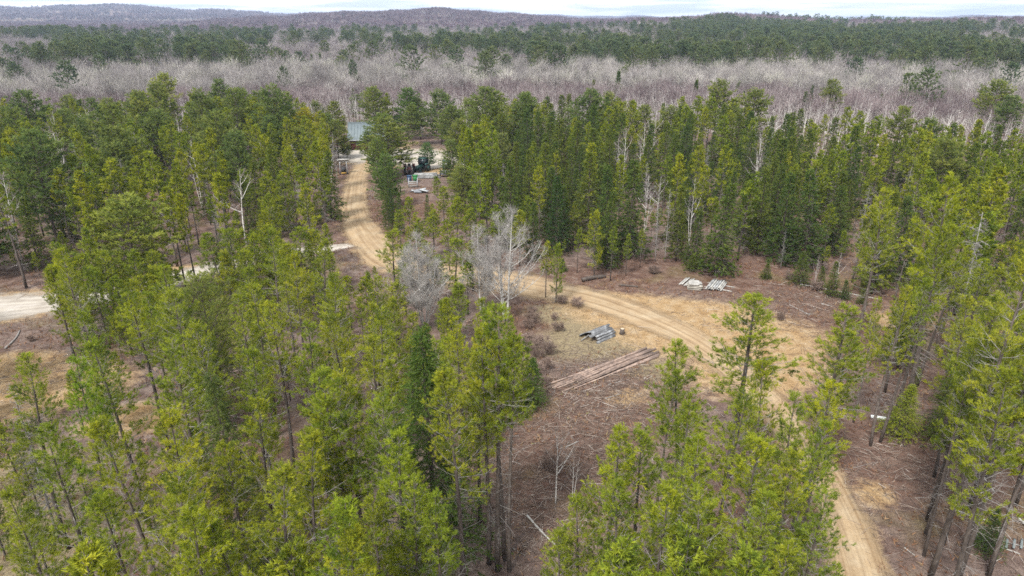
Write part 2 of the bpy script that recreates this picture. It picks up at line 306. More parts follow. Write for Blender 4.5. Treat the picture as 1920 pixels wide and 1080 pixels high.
# ------------------------------------------------------------------ sand roads
def road_mat(name, stops, rutc):
    m, t, o = mat(name)
    geo = N(t, 'ShaderNodeNewGeometry'); P = geo.outputs['Position']; uv = N(t, 'ShaderNodeUVMap'); su = N(t, 'ShaderNodeSeparateXYZ'); LK(t, uv.outputs[0], su.inputs[0])
    n2 = noise(t, P, .5, 6, .6); n3 = noise(t, P, 6, 5, .65); n1 = noise(t, P, .15, 3)
    c = ramp(t, n2, stops).outputs[0]
    mp = N(t, 'ShaderNodeMapping'); mp.inputs['Scale'].default_value = (7, .06, 1); LK(t, uv.outputs[0], mp.inputs[0])
    streak = noise(t, mp.outputs[0], 1.0, 4, .6)
    c = mixc(t, c, ramp(t, streak, [(.34, rutc), (.46, (.9, .88, .86)), (.54, (1.05, 1.04, 1.02)), (.7, (1.18, 1.15, 1.1))]).outputs[0], 1.0, 'MULTIPLY')
    c = mixc(t, c, ramp(t, n3, [(.3, (.78, .76, .74)), (.55, (1, 1, 1)), (.75, (1.1, 1.1, 1.1))]).outputs[0], .7, 'MULTIPLY')
    b = N(t, 'ShaderNodeBsdfPrincipled', inp={'Roughness': .95, 'Specular IOR Level': .08}); LK(t, c, b.inputs[0])
    bp = N(t, 'ShaderNodeBump', inp={'Strength': .5, 'Distance': .08}); LK(t, math_(t, 'ADD', n3, streak), bp.inputs['Height']); LK(t, bp.outputs[0], b.inputs['Normal'])
    e = math_(t, 'ABSOLUTE', su.outputs[0]); e = math_(t, 'ADD', e, math_(t, 'MULTIPLY', math_(t, 'SUBTRACT', n2, .5), 1.1)); e = math_(t, 'ADD', e, math_(t, 'MULTIPLY', math_(t, 'SUBTRACT', n3, .5), .5))
    al = N(t, 'ShaderNodeMapRange', inp={'From Min': .52, 'From Max': .90, 'To Min': .97, 'To Max': 0.0}); LK(t, e, al.inputs[0])
    tr = N(t, 'ShaderNodeBsdfTransparent'); s = N(t, 'ShaderNodeMixShader'); LK(t, al.outputs[0], s.inputs[0]); LK(t, tr.outputs[0], s.inputs[1]); LK(t, b.outputs[0], s.inputs[2]); LK(t, s.outputs[0], o.inputs[0])
    return m
SAND = road_mat('road_sand', [(.28, (.285, .20, .12)), (.5, (.34, .252, .158)), (.72, (.385, .31, .215))], (.72, .66, .60))
PALE = road_mat('pale_sand', [(.3, (.32, .285, .245)), (.5, (.41, .375, .33)), (.72, (.47, .435, .40))], (.85, .82, .8))
def smooth_path(pts, step=0.6):
    P = np.array([at(a, b)[:2] for a, b in pts]); s = np.concatenate([[0], np.cumsum(np.linalg.norm(np.diff(P, axis=0), axis=1))])
    t = np.arange(0, s[-1], step); Q = np.stack([np.interp(t, s, P[:, k]) for k in (0, 1)], 1)
    kz = np.hanning(15); kz /= kz.sum()
    for _ in range(2):
        Qp = np.vstack([np.repeat(Q[:1], 7, 0), Q, np.repeat(Q[-1:], 7, 0)]); Q = np.stack([np.convolve(Qp[:, k], kz, 'valid') for k in (0, 1)], 1)
    return Q, t
def road(name, pts, widths, m, z, label):
    Q, t = smooth_path(pts); T = unit(np.gradient(Q, axis=0)); Nn = np.stack([T[:, 1], -T[:, 0]], 1)
    W = np.interp(np.linspace(0, 1, len(Q)), np.linspace(0, 1, len(widths)), widths)/2*1.3
    u = np.linspace(-1, 1, 15); V = Q[:, None] + Nn[:, None]*(u[None]*W[:, None])[..., None]; V = V.reshape(-1, 2)
    U = np.tile(u, len(Q)); prof = .045*(1-U**2) - .03*np.exp(-((np.abs(U)-.36)/.12)**2)
    V3 = np.column_stack([V, hgt(V[:, 0], V[:, 1]) + z + prof])
    n = len(u); i = np.arange(len(Q)-1)[:, None]*n; j = np.arange(n-1)[None]; q = np.stack([i+j, i+j+1, i+n+j+1, i+n+j], -1).reshape(-1, 4)
    b = MB(); b.add(V3, np.vstack([q[:, [0, 1, 2]], q[:, [0, 2, 3]]]))
    o = b.build(name, m, smooth=True, kind='structure', label=label)
    ul = o.data.uv_layers.new(name='UVMap'); vi = np.empty(len(o.data.loops), np.int32); o.data.loops.foreach_get('vertex_index', vi)
    uvs = np.column_stack([U, np.repeat(t, n)]); ul.data.foreach_set('uv', uvs[vi].astype(np.float32).ravel())
    return Q, W
ROADS = []
ROADS.append(road('sand_road', [(800, 268), (735, 276), (700, 292), (672, 325), (665, 360), (662, 395), (674, 430), (695, 455), (722, 485), (770, 506), (870, 520), (960, 535), (1040, 548), (1130, 568), (1200, 590), (1280, 625), (1345, 665), (1400, 715), (1460, 785), (1530, 880), (1585, 975), (1620, 1080), (1650, 1250)],
     [6, 4.8, 4.4, 4.3, 4.3, 4.6, 5, 5.8, 7.0, 7.5, 5.5, 4.0, 3.2, 3.0, 2.8], SAND, .055, 'sandy track winding from the house through the clearing'))
ROADS.append(road('branch_road', [(690, 455), (640, 464), (560, 472), (470, 486), (400, 502), (330, 522), (250, 548), (150, 565), (60, 576), (-20, 580), (-200, 590)], [1, 3.5, 4.5, 4.5, 5, 5.5, 6.5, 7.5, 8], PALE, .01, 'pale sand track branching off among the pines'))
ROADS.append(road('yard_drive', [(612, 286), (640, 282), (672, 288), (700, 296), (740, 296), (775, 290), (800, 300), (850, 315)], [9, 14, 16, 15, 17, 16, 12], PALE, .07, 'pale sand yard in front of the blue-roofed house'))
def near_road(x, y, pad):
    r = np.zeros(len(x), bool)
    for Q, W in ROADS:
        for k in range(0, len(Q), 2): r |= (x-Q[k, 0])**2 + (y-Q[k, 1])**2 < (W[k]/1.3+pad)**2
    return r

# ------------------------------------------------------------------ trees: generators
def perp_rand(rg, d, n):
    v = rg.normal(size=(n, 3)); v -= (v @ d)[:, None]*d; return unit(v)
def bent(rg, h, lean=.02, n=9):
    z = np.linspace(0, 1, n); a = rg.random()*6.283; b = rg.normal()*lean; c = rg.normal()*lean*.5
    return np.column_stack([h*(b*math.cos(a)*z**2 + c*np.sin(z*5)*.3), h*(b*math.sin(a)*z**2 + c*np.cos(z*4)*.3 - c*.3), z*h])
def along(P, f):
    z = f*(len(P)-1); i = min(int(z), len(P)-2); return P[i] + (P[i+1]-P[i])*(z-i)
class Tree: pass
def branch_path(S, az, el, L, curve, n=5):
    t = np.linspace(0, 1, n); e = el + curve*t; st = L/(n-1)
    d = np.column_stack([np.cos(e)*math.cos(az), np.cos(e)*math.sin(az), np.sin(e)]); P = np.vstack([S, S + np.cumsum(d[1:]*st, axis=0)])
    return P
def conifer(seed, h, kind, lod, R0=None, base=None, thin=1.0):
    rg = np.random.default_rng(seed); T = MB(); C = MB()
    TP = bent(rg, h, .018 if kind != 'jack' else .03)
    r0 = {'jack': .0105, 'white': .0125, 'spruce': .0105}[kind]*h
    T.tube(TP, r0*(1-np.linspace(0, 1, 9))**.85 + .012, 7 if lod == 0 else 4, 0)
    S0, S1, SR0, SR1 = [], [], [], []; D0, D1, DR = [], [], []
    SP, SD, ST, SL = [], [], [], []
    if kind == 'jack': base = base or rg.uniform(.36, .58); R0 = R0 or h*rg.uniform(.105, .155); step, per = .44, (3, 5)
    elif kind == 'white': base = base or rg.uniform(.14, .3); R0 = R0 or h*rg.uniform(.25, .33); step, per = .52, (4, 6)
    else: base = base or rg.uniform(.04, .14); R0 = R0 or h*rg.uniform(.165, .22); step, per = .30, (5, 7)
    if lod >= 1: step *= 1.35
    if lod >= 2: step *= 1.6
    z = h*base
    while z < h-.12:
        u = (z-h*base)/(h*(1-base)); nb = rg.integers(per[0], per[1]+1); a0 = rg.random()*6.283
        for b in range(nb):
            if rg.random() > thin: continue
            az = a0 + b*6.283/nb + rg.normal()*.3; S = along(TP, min(z/h+rg.normal()*.006, .995)); btint = np.clip(rg.normal(.48, .26), 0, 1)
            if kind == 'jack':
                L = (R0*1.12*min(1.0, .6+1.7*u)*(1-u)**.62+.10)*rg.uniform(.45, 1.25); P = branch_path(S, az, R(rg.uniform(-5, 18)+32*u), L, R(rg.uniform(5, 45)))
                nsub, f0 = 6, .22
            elif kind == 'white':
                L = R0*(math.sin(math.pi*(.28+.68*u))**.9)*rg.uniform(.55, 1.18); P = branch_path(S, az, R(rg.uniform(-12, 8)+48*u*u), L, R(rg.uniform(0, 28)))
                nsub, f0 = 9, .22
            else:
                L = R0*(1.12*(1-u)**1.0*rg.uniform(.68, 1.12)+.03); P = branch_path(S, az, R(rg.uniform(-28, -8)+55*u*u), L, R(rg.uniform(5, 35)))
                nsub, f0 = 5, .12
            nsub = max(2, int(nsub*(.5+.6*L/R0))) if lod == 0 else max(2, int(nsub*(.35+.35*L/R0)))
            br = max(.006, .011*L) if kind != 'white' else max(.008, .010*L)
            S0 += list(P[:-1]); S1 += list(P[1:]); rs = np.linspace(br, br*.35, 5); SR0 += list(rs[:-1]); SR1 += list(rs[1:])
            dead = kind == 'jack' and rg.random() < (.28 if u < .3 else .06)
            for q in range(nsub+1):
                f = f0+(1-f0)*(q+rg.random()*.6)/(nsub+.6); f = min(f, 1.0); B = along(P, f); dm = unit(P[-1]-P[-2])
                sa = az + (1 if q % 2 else -1)*R(rg.uniform(25, 65)) if q < nsub else az
                sl = L*rg.uniform(.22, .42)*(1.15-.5*f) if q < nsub else L*.12
                se = R(rg.uniform(0, 30)) if kind != 'spruce' else R(rg.uniform(-22, 8)); sdv = np.array((math.cos(sa)*math.cos(se), math.sin(sa)*math.cos(se), math.sin(se)))
                E = B + sdv*sl
                if dead: D0.append(B); D1.append(E); DR.append(.007); continue
                if lod < 2: S0.append(B); S1.append(E); SR0.append(br*.35); SR1.append(.004)
                if kind == 'jack': m = max(3, int(sl/.075)+1)
                elif kind == 'white': m = max(2, int(sl/.15)+1)
                else: m = max(2, int(sl/.12)+1)
                if lod == 1: m = max(1, int(m*{'white': .95, 'jack': 1.0, 'spruce': .8}[kind]))
                if lod == 2: m = 1
                for _ in range(m):
                    g_ = rg.uniform(.15, 1.08) if kind != 'jack' else rg.uniform(.4, 1.1); SP.append(B+(E-B)*g_ + rg.normal(size=3)*.04)
                    if kind == 'jack': dd = sdv*.8 + np.array((0, 0, rg.uniform(.25, 1.0))) + rg.normal(size=3)*.38
                    elif kind == 'white': dd = sdv + np.array((0, 0, rg.uniform(.0, .55))) + rg.normal(size=3)*.28
                    else: dd = sdv + np.array((0, 0, rg.uniform(-.25, .15))) + rg.normal(size=3)*.3
                    SD.append(dd); ST.append(np.clip(btint + rg.normal()*.18, 0, 1)); SL.append(rg.uniform(.75, 1.25))
        z += step*rg.uniform(.7, 1.3)*(1.0-.35*u)
    # leader
    for _ in range(10 if lod == 0 else 4):
        f = rg.uniform(.93, 1.0); SP.append(along(TP, f)+rg.normal(size=3)*.05*(1-f)*10); SD.append(np.array((0, 0, 1.))+rg.normal(size=3)*.35); ST.append(.55); SL.append(1)
    # dead limbs below the crown
    nd = {'jack': 26, 'white': 10, 'spruce': 12}[kind] if lod == 0 else ({'jack': 26, 'white': 8, 'spruce': 12}[kind] if lod == 1 else 0)
    for _ in range(nd):
        zz = rg.uniform(.16, base+.1) if base > .1 else rg.uniform(.03, .12); S = along(TP, zz); az = rg.random()*6.283; L = R0*rg.uniform(.25, .95); P = branch_path(S, az, R(rg.uniform(-25, 15)), L, R(rg.uniform(-25, 15)), 4)
        D0 += list(P[:-1]); D1 += list(P[1:]); DR += [.013, .010, .007]
        for _ in range(4):
            f = rg.uniform(.3, 1); B = along(P, f); v = rg.normal(size=3)*np.array((1, 1, .5)); D0.append(B); D1.append(B+unit(v)*L*rg.uniform(.12, .35)); DR.append(.005)
    w_ = 1.0 if lod == 0 else 1.5 if lod == 1 else 2.4
    if S0: T.sticks(S0, S1, np.array(SR0)*min(w_, 1.6), np.array(SR1)*min(w_, 1.6), 1 if kind == 'jack' else 0)
    if D0: DR = np.array(DR)*w_; T.sticks(D0, D1, DR, DR*.6, 1)
    SP, SD, ST, SL = np.array(SP), np.array(SD), np.array(ST), np.array(SL)
    if kind == 'jack': nb_, bl, bw, sp, sl = ((19, .115, .0185, .68, .19), (9, .21, .075, .65, .25), (8, .46, .22, .7, .4))[lod]
    elif kind == 'white': nb_, bl, bw, sp, sl = ((13, .18, .027, .55, .28), (9, .34, .105, .6, .36), (8, .60, .26, .6, .5))[lod]
    else: nb_, bl, bw, sp, sl = ((13, .11, .030, .65, .26), (9, .19, .085, .65, .30), (7, .40, .24, .6, .4))[lod]
    C.blades(rg, SP, SD, sl*SL, nb_, bl, bw, sp, 0, ST)
    return T, C
def bare(seed, h, lod, stems=1, spread=.12, first=.32, nscaf=12, tw=3, twl=.9, rtw=.008, r0=None, up=.9):
    """leafless birch or aspen: white stems, rising limbs, a haze of twigs"""
    rg = np.random.default_rng(seed); T = MB(); C = MB(); A0, A1, AR0, AR1 = [], [], [], []; t0, t1, tr = [], [], []
    for s in range(stems):
        hs = h*(1 if s == 0 else rg.uniform(.62, .95)); a = rg.random()*6.283; ln = spread*(0.25 if s == 0 else 1)*rg.uniform(.5, 1.3)
        P = bent(rg, hs, .03); f = np.linspace(0, 1, 9); P[:, 0] += math.cos(a)*ln*hs*f**.8; P[:, 1] += math.sin(a)*ln*hs*f**.8
        if stems > 1: P[:, 0] += math.cos(a)*.18; P[:, 1] += math.sin(a)*.18
        rb = (r0 or .0095*h)*(1 if s == 0 else .75)
        T.tube(P, rb*(1-f)**.8+.008, 7 if lod == 0 else 4, 0)
        for q in range(nscaf):
            fs = first+(1-first)*((q+rg.random())/nscaf)**.9; S = along(P, min(fs, .97)); az = rg.random()*6.283; L = hs*(1.02-fs)*rg.uniform(.35, .75)*(.8 if stems > 1 else 1)+.3
            B = branch_path(S, az, R(rg.uniform(18, 48)), L, R(rg.uniform(15, 45))*up, 5); br = max(.010, .012*L)
            A0 += list(B[:-1]); A1 += list(B[1:]); rs = np.linspace(br, br*.3, 5); AR0 += list(rs[:-1]); AR1 += list(rs[1:])
            nsb = max(2, int((3 if lod else 5)*(.5+L/hs*2)))
            for _ in range(nsb):
                f2 = rg.uniform(.2, 1); Q0 = along(B, f2); az2 = az+rg.normal()*.9; l2 = L*rg.uniform(.2, .5)*(1.2-f2*.6); Q = branch_path(Q0, az2, R(rg.uniform(15, 60)), l2, R(rg.uniform(5, 35))*up, 3)
                A0 += list(Q[:-1]); A1 += list(Q[1:]); AR0 += [br*.4, br*.3]; AR1 += [br*.3, .005]
                for _ in range(tw*2):
                    f3 = rg.uniform(.1, 1); W0 = along(Q, f3); d = unit(np.array((math.cos(az2), math.sin(az2), 0))*rg.uniform(-.2, .8)+np.array((0, 0, rg.uniform(.25, 1)))+rg.normal(size=3)*.45); l3 = twl*rg.uniform(.3, 1)
                    W1 = W0+d*l3; t0.append(W0); t1.append(W1); tr.append(rtw)
                    for _ in range(tw-1):
                        f4 = rg.uniform(.2, .9); X0 = W0+(W1-W0)*f4; X1 = X0+unit(d+rg.normal(size=3)*.6)*l3*rg.uniform(.3, .6); t0.append(X0); t1.append(X1); tr.append(rtw*.7)
    T.sticks(A0, A1, np.array(AR0)*(1 if lod == 0 else 1.4), np.array(AR1)*(1 if lod == 0 else 1.4), 0)
    tr = np.array(tr)*(1 if lod == 0 else 1.6); C.sticks(t0, t1, tr, tr*.5, 0, rg.random(len(t0)))
    return T, C
def snag(seed, h):
    rg = np.random.default_rng(seed); T = MB(); C = MB(); P = bent(rg, h, .02); T.tube(P, .0075*h*(1-np.linspace(0, 1, 9))**.8+.012, 6, 0)
    a0, a1, r_ = [], [], []
    for q in range(110):
        f = rg.uniform(.2, .99); S = along(P, f); az = rg.random()*6.283; L = h*.17*(1.05-f)**.6*rg.uniform(.4, 1.1); B = branch_path(S, az, R(rg.uniform(-25, 20)), L, R(rg.uniform(-20, 25)), 4)
        a0 += list(B[:-1]); a1 += list(B[1:]); r_ += [.026, .02, .015]
        for _ in range(7):
            X0 = along(B, rg.uniform(.25, 1)); a0.append(X0); a1.append(X0+unit(rg.normal(size=3)*np.array((1, 1, .7)))*L*rg.uniform(.12, .4)); r_.append(.011)
    r_ = np.array(r_); C.sticks(a0, a1, r_, r_*.6, 0); return T, C

# variants -----------------------------------------------------------
VAR = {}
def variants(key, gens, tm, cm):
    L = []
    for T, C in gens:
        L.append((T, C, T.mesh('trunk', tm), C.mesh('crown', cm)))
    VAR[key] = L
JH, WH, SH = 13.5, 16.0, 11.0
variants(('jack_pine', 0), [conifer(100+k, JH, 'jack', 0, thin=.84) for k in range(10)], [BARK, DEADW], [F_JACK])
variants(('jack_pine', 1), [conifer(120+k, JH, 'jack', 1, thin=.95) for k in range(8)], [BARK, DEADW], [F_JACK])
YH = 7.0
variants(('tall_jack', 0), [conifer(180+k, JH, 'jack', 0, R0=JH*rng.uniform(.10, .13), base=rng.uniform(.5, .64), thin=.85) for k in range(5)], [BARK, DEADW], [F_JACK])
variants(('young_jack', 0), [conifer(160+k, YH, 'jack', 0, R0=YH*rng.uniform(.17, .22), base=rng.uniform(.06, .2)) for k in range(5)], [BARK, DEADW], [F_JACK])
variants(('young_jack', 1), [conifer(170+k, YH, 'jack', 1, R0=YH*rng.uniform(.17, .22), base=rng.uniform(.06, .2)) for k in range(5)], [BARK, DEADW], [F_JACK])
variants(('white_pine', 0), [conifer(200+k, WH, 'white', 0, thin=.9) for k in range(2)], [BARK, DEADW], [F_WHITE])
variants(('white_pine', 1), [conifer(220+k, WH, 'white', 1, thin=.97) for k in range(7)], [BARK, DEADW], [F_WHITE])
variants(('white_pine', 2), [conifer(240+k, WH, 'white', 2, thin=.8) for k in range(5)], [BARK, DEADW], [F_FAR])
variants(('black_spruce', 0), [conifer(300+k, SH, 'spruce', 0) for k in range(5)], [BARK, DEADW], [F_SPRUCE])
variants(('black_spruce', 1), [conifer(320+k, SH, 'spruce', 1) for k in range(8)], [BARK, DEADW], [F_SPRUCE])
variants(('black_spruce', 2), [conifer(340+k, SH, 'spruce', 2) for k in range(4)], [BARK, DEADW], [F_SPRUCE])
variants(('white_birch', 0), [bare(400+k, 11, 0, 1+k % 3, .16, .35, 12, 2, .8) for k in range(4)], [BIRCH], [TW_BROWN])
variants(('white_birch', 1), [bare(410+k, 11, 1, 1+k % 3, .16, .42, 11, 2, .9, .011) for k in range(7)], [BIRCH], [TW_PURPLE])
variants(('dead_tree', 0), [snag(450+k, 11) for k in range(4)], [DEADW], [DEADW])

# ------------------------------------------------------------------ where trees stand
POOL = []          # dict(kind, x, y, h, s(width factor), var, tint, note)
BASEH = {'jack_pine': JH, 'white_pine': WH, 'black_spruce': SH, 'white_birch': 11.0, 'aspen_tree': 11.0, 'dead_tree': 11.0}
def put(kind, x, y, h, wide=1.0, note=None, color=None, var=None, rz=None):
    POOL.append(dict(kind=kind, x=float(x), y=float(y), h=float(h), wide=wide, note=note, color=color, var=var, rz=rng.random()*6.283 if rz is None else rz))
def top(kind, px, py, h, wide=1.0, note=None, color=None, var=None):
    p = at(px, py, h); put(kind, p[0], p[1], h, wide, note, color, var)
def tb(kind, tx, ty, by, wide=1.0, note=None, color=None, bx=None):
    """a tree with its top at pixel (tx, ty) and its foot on row by"""
    xb = tx if bx is None else bx
    for _ in range(6):
        P = at(xb, by); k = (540-ty)/FPX; yy = P[1]   # solve height for the top row
        # (P-C).UP = k*(P-C).FW with z = h-CAM_H
        z = (k*FW[1]*yy - UP[1]*yy)/(UP[2]-k*FW[2]); h = CAM_H+z
        if bx is None: xb += tx - project([(P[0], P[1], h)])[0, 0]
        else: break
    put(kind, P[0], P[1], h, wide, note, color)
J, W, S, B, AS, DT = 'jack_pine', 'white_pine', 'black_spruce', 'white_birch', 'aspen_tree', 'dead_tree'
YEL = (1.08, 1.08, .9); DRK = (.72, .8, .9); PALE_C = (1.25, 1.15, 1.35); GRN = (.8, 1.0, .9)
# foreground pines, centre and left: top pixel, height
for a in [(23, 678, 12), (119, 692, 12.5, .9, GRN), (196, 640, 12.5), (315, 640, 13), (475, 738, 12), (221, 786, 13), (317, 769, 13.5), (579, 752, 12.5), (630, 692, 14), (292, 944, 13), (345, 975, 12.5, 1.1, YEL), (505, 888, 13.5), (609, 940, 13, 1.1, YEL), (145, 1037, 12.5), (655, 700, 13),
          (746, 815, 13, 1.1, YEL), (853, 709, 13.5), (648, 990, 12), (700, 760, 12.5), (560, 820, 12), (420, 830, 11.5), (90, 800, 12), (30, 900, 11, .8), (200, 900, 12), (760, 900, 11.5), (450, 960, 11.5), (830, 930, 11), (700, 930, 11), (540, 1010, 11),
          (250, 545, 12, 1.1, YEL), (330, 560, 12.5, 1.1), (140, 590, 11.5), (395, 610, 12), (505, 560, 12.5), (450, 560, 12), (560, 600, 12), (640, 580, 12), (700, 590, 11.5), (610, 520, 11.5), (690, 640, 11.5), (870, 600, 10.5, 1.0, YEL), (795, 640, 10.5, 1.0, YEL),
          (1142, 806, 12.5, 1.05, YEL), (1253, 700, 11.5, .75, DRK), (1412, 545, 13.5, 1.6), (1300, 640, 12.5, 1.15), (1450, 678, 12.5, .85), (1327, 826, 13, 1.1, YEL), (1425, 818, 13, 1.1, YEL), (1578, 575, 13, 1.4), (1535, 702, 12.5, .9, YEL), (1500, 745, 12.5, .9), (1215, 800, 12), (1285, 755, 12.5), (1375, 745, 12.5), (1180, 895, 11.5), (1250, 900, 12, 1.05, YEL), (1345, 930, 12), (1420, 930, 12), (1490, 850, 12.5, 1.0), (1530, 910, 11.5, .9), (1100, 940, 10.5, .9), (1060, 1000, 10), (1160, 1010, 11), (1290, 1010, 11, 1.0, YEL), (1400, 1030, 11), (1480, 1000, 11), (1540, 800, 12, .85),
          (1663, 355, 15, 1.0), (1860, 315, 15, 1.1), (1855, 560, 14.5, .9), (1915, 700, 14, .9), (1720, 470, 12, .8, YEL), (1600, 610, 11, .8), (1650, 560, 10, .7, YEL), (1700, 540, 12, .8), (1880, 640, 13, .8), (1940, 620, 14), (1960, 420, 15), (1830, 660, 12, .8)]:
    px, py, h = a[:3]; top(J, px, py, h, a[3] if len(a) > 3 else 1.0, None, a[4] if len(a) > 4 else None)
for a in [(1025, 455, 562, .9), (1045, 462, 572, .8), (1120, 395, 522, .9), (1150, 425, 528, .9), (1085, 430, 512, .8), (1178, 440, 520, .8), (1205, 430, 505, .9), (735, 432, 545, 1.5), (765, 455, 560, 1.3), (850, 448, 560, 1.6), (875, 490, 590, 1.4), (818, 478, 570, 1.4), (755, 490, 590, 1.4), (885, 455, 550, 1.3), (800, 450, 545, 1.3), (685, 520, 620, 1.4), (740, 530, 640, 1.4), (860, 530, 640, 1.4), (650, 520, 620, 1.3), (600, 520, 630, 1.3), (620, 480, 560, 1.0), (560, 470, 560, .9), (675, 560, 660, .9), (740, 560, 680, .9), (850, 560, 690, .9), (900, 640, 760, .8)]: tb(J, *a)
for a in [(400, 440, 575, 1.4), (430, 430, 570, 1.3), (470, 440, 570, 1.4), (510, 420, 560, 1.4), (555, 430, 565, 1.4), (590, 430, 555, 1.3), (290, 470, 600, 1.2), (540, 460, 600, 1.3), (460, 470, 605, 1.3), (95, 500, 668, 1.1), (140, 480, 632, 1.1), (190, 470, 625, 1.1), (240, 470, 620, 1.1), (265, 520, 660, 1.1), (445, 430, 560, 1.1), (500, 430, 555, 1.1), (530, 450, 570, 1.1), (590, 430, 540, 1.1), (610, 420, 520, 1.0), (120, 470, 640, 1.0), (170, 500, 655, 1.0), (215, 520, 660, 1.0), (285, 500, 650, 1.0), (300, 540, 690, 1.0), (420, 470, 600, .9), (460, 500, 640, 1.0), (830, 350, 430, 1.4), (765, 370, 455, 1.4), (855, 370, 470, 1.4), (748, 395, 475, 1.3), (880, 390, 480, 1.4), (810, 395, 485, 1.4), (905, 415, 500, 1.3), (930, 385, 480, 1.4), (785, 410, 500, 1.3), (840, 415, 510, 1.4), (820, 330, 405, 1.2), (890, 350, 440, 1.4), (960, 420, 510, 1.3), (975, 395, 500, 1.3), (765, 425, 505, 1.1), (720, 620, 760, 1.2), (770, 640, 790, 1.2), (835, 630, 780, 1.2), (640, 640, 780, 1.0), (890, 690, 850, .8), (735, 700, 860, .9), (590, 640, 780, 1.0), (830, 560, 680, .9), (770, 590, 720, .9), (905, 560, 690, .8), (960, 640, 790, .8)]: tb(J, *a)
for a in [(925, 612, 1058, .9, None, None, 917), (936, 582, 1071, .95, None, None, 933), (962, 592, 1050, .85, None, YEL, 946), (980, 640, 1071, .8, None, None, 955)]: tb(J, *a); POOL[-1]['vk'] = 'tall_jack'
for a in [(1905, 545, 1085, .75, None, None, 1797), (1822, 470, 1085, .75, None, PALE_C, 1744), (1960, 560, 1085, .75, None, None, 1851), (1765, 640, 1046, .6, None, None, 1731), (1748, 420, 792, .7, None, None, 1674), (1780, 325, 770, .95, None, YEL, 1696), (1690, 520, 830, .8, None, None, 1650), (1870, 600, 960, .8, None, None, 1815), (1800, 560, 900, .8, None, PALE_C, 1750), (1925, 470, 900, .8, None, None, 1850)]: tb(J, *a); POOL[-1]['vk'] = 'tall_jack'
for a in [(475, 655, 11), ]: top(J, *a, note='with a dense round tuft in its crown')
for a in [(804, 626, 14, 1.15, YEL), (405, 702, 12.5, .8, PALE_C), (1872, 960, 3.0, 1.6), (995, 672, 4.2, 1.9, GRN), (1055, 485, 1.6, 2.2), (1300, 474, 2.3, 1.6), (1440, 492, 2, 2), (1510, 470, 4, 1.5), (1545, 500, 2.5, 1.6), (1590, 525, 2.2, 1.8), (1570, 490, 4, 1.3), (1620, 540, 1.8, 2),
          (1160, 132, 12, .7, DRK), (1305, 150, 11, .7, DRK), (585, 138, 9, .8, DRK), (868, 135, 10, .7, DRK), (1065, 135, 9, .7, DRK), (1100, 133, 9, .7, DRK), (1446, 128, 9, 1.0, DRK), (205, 132, 8, .8, DRK), (265, 130, 10, .8, DRK), (1522, 160, 11, .7, DRK), (1860, 140, 10, .8, DRK), (1240, 132, 10, .7, DRK), (1195, 140, 8, .7, DRK)]:
    top(S, a[0], a[1], a[2], a[3], None, a[4] if len(a) > 4 else None)
# white pines behind
top(W, 215, 368, 12, 1.35, None, YEL)
for a in [(435, 168, 300, 1.0), (300, 140, 245, .9, (1.7, 1.5, 1.2)), (760, 165, 262, 1.15, (.75, .9, .8)), (90, 200, 300, 1.1), (530, 128, 212, .7, DRK), (575, 205, 308, 1.0, (1.6, 1.3, .55)), (728, 222, 330, 1.5, (1.1, 1.02, .85)), (705, 262, 345, .9, (1.0, 1.02, .9)), (686, 247, 302, 1.25, (1.0, 1.02, .9)), (648, 256, 298, .9, (1.0, 1.02, .9)), (712, 212, 300, 1.3, (1.05, 1.02, .85)), (628, 225, 300, 1.1), (596, 232, 312, 1.1, (1.4, 1.2, .6)), (850, 262, 345, 1.1), (875, 280, 362, 1.0), (870, 312, 402, 1.2), (905, 300, 400, 1.1), (770, 200, 275, 1.1), (690, 165, 232, 1.1), (610, 215, 290, 1.1), (560, 240, 330, 1.0), (880, 185, 268, 1.2), (960, 200, 285, 1.1), (825, 170, 270, 1.15), (845, 200, 292, 1.1), (930, 172, 272, 1.1, (.95, 1.0, .7)), (990, 172, 265, 1.0), (900, 240, 335, 1.1), (862, 225, 305, 1.1), (800, 268, 318, 1.2, (.75, 1.0, 1.1)), (590, 190, 262, 1.0), (940, 250, 345, .95, PALE_C), (722, 292, 392, 1.0, (.9, 1.0, .95)), (505, 220, 322, 1.1), (390, 190, 292, 1.0), (130, 180, 275, 1.0), (625, 190, 262, 1.0, (1.2, 1.05, .6)), (862, 308, 372, 1.2, PALE_C), (1565, 150, 245, .9), (1705, 140, 235, .8, YEL), (1750, 133, 235, 1.1, YEL), (1875, 152, 262, 1.1, YEL), (1895, 180, 282, 1.1), (660, 115, 200, .6, DRK), (1320, 112, 165, 1.0), (670, 178, 236, 1.0), (785, 185, 262, 1.0)]:
    tb(W, a[0], a[1], a[2], a[3], None, a[4] if len(a) > 4 else None)
for a in [(1706, 718, 818, 1.8, (1.9, 1.75, 1.0)), (1893, 772, 862, 1.5, DRK), (1360, 345, 515, 1.2, YEL), (1145, 360, 505, .9), (1045, 330, 480, .9, DRK), (730, 355, 420, .8, DRK), (800, 365, 425, .9), (945, 330, 450, 1.1, YEL), (1000, 380, 490, .9), (985, 280, 390, .9, DRK), (1060, 350, 470, .9), (1280, 350, 490, .9), (1310, 390, 500, 1.0)]: tb(S, a[0], a[1], a[2], a[3], None, a[4] if len(a) > 4 else None)
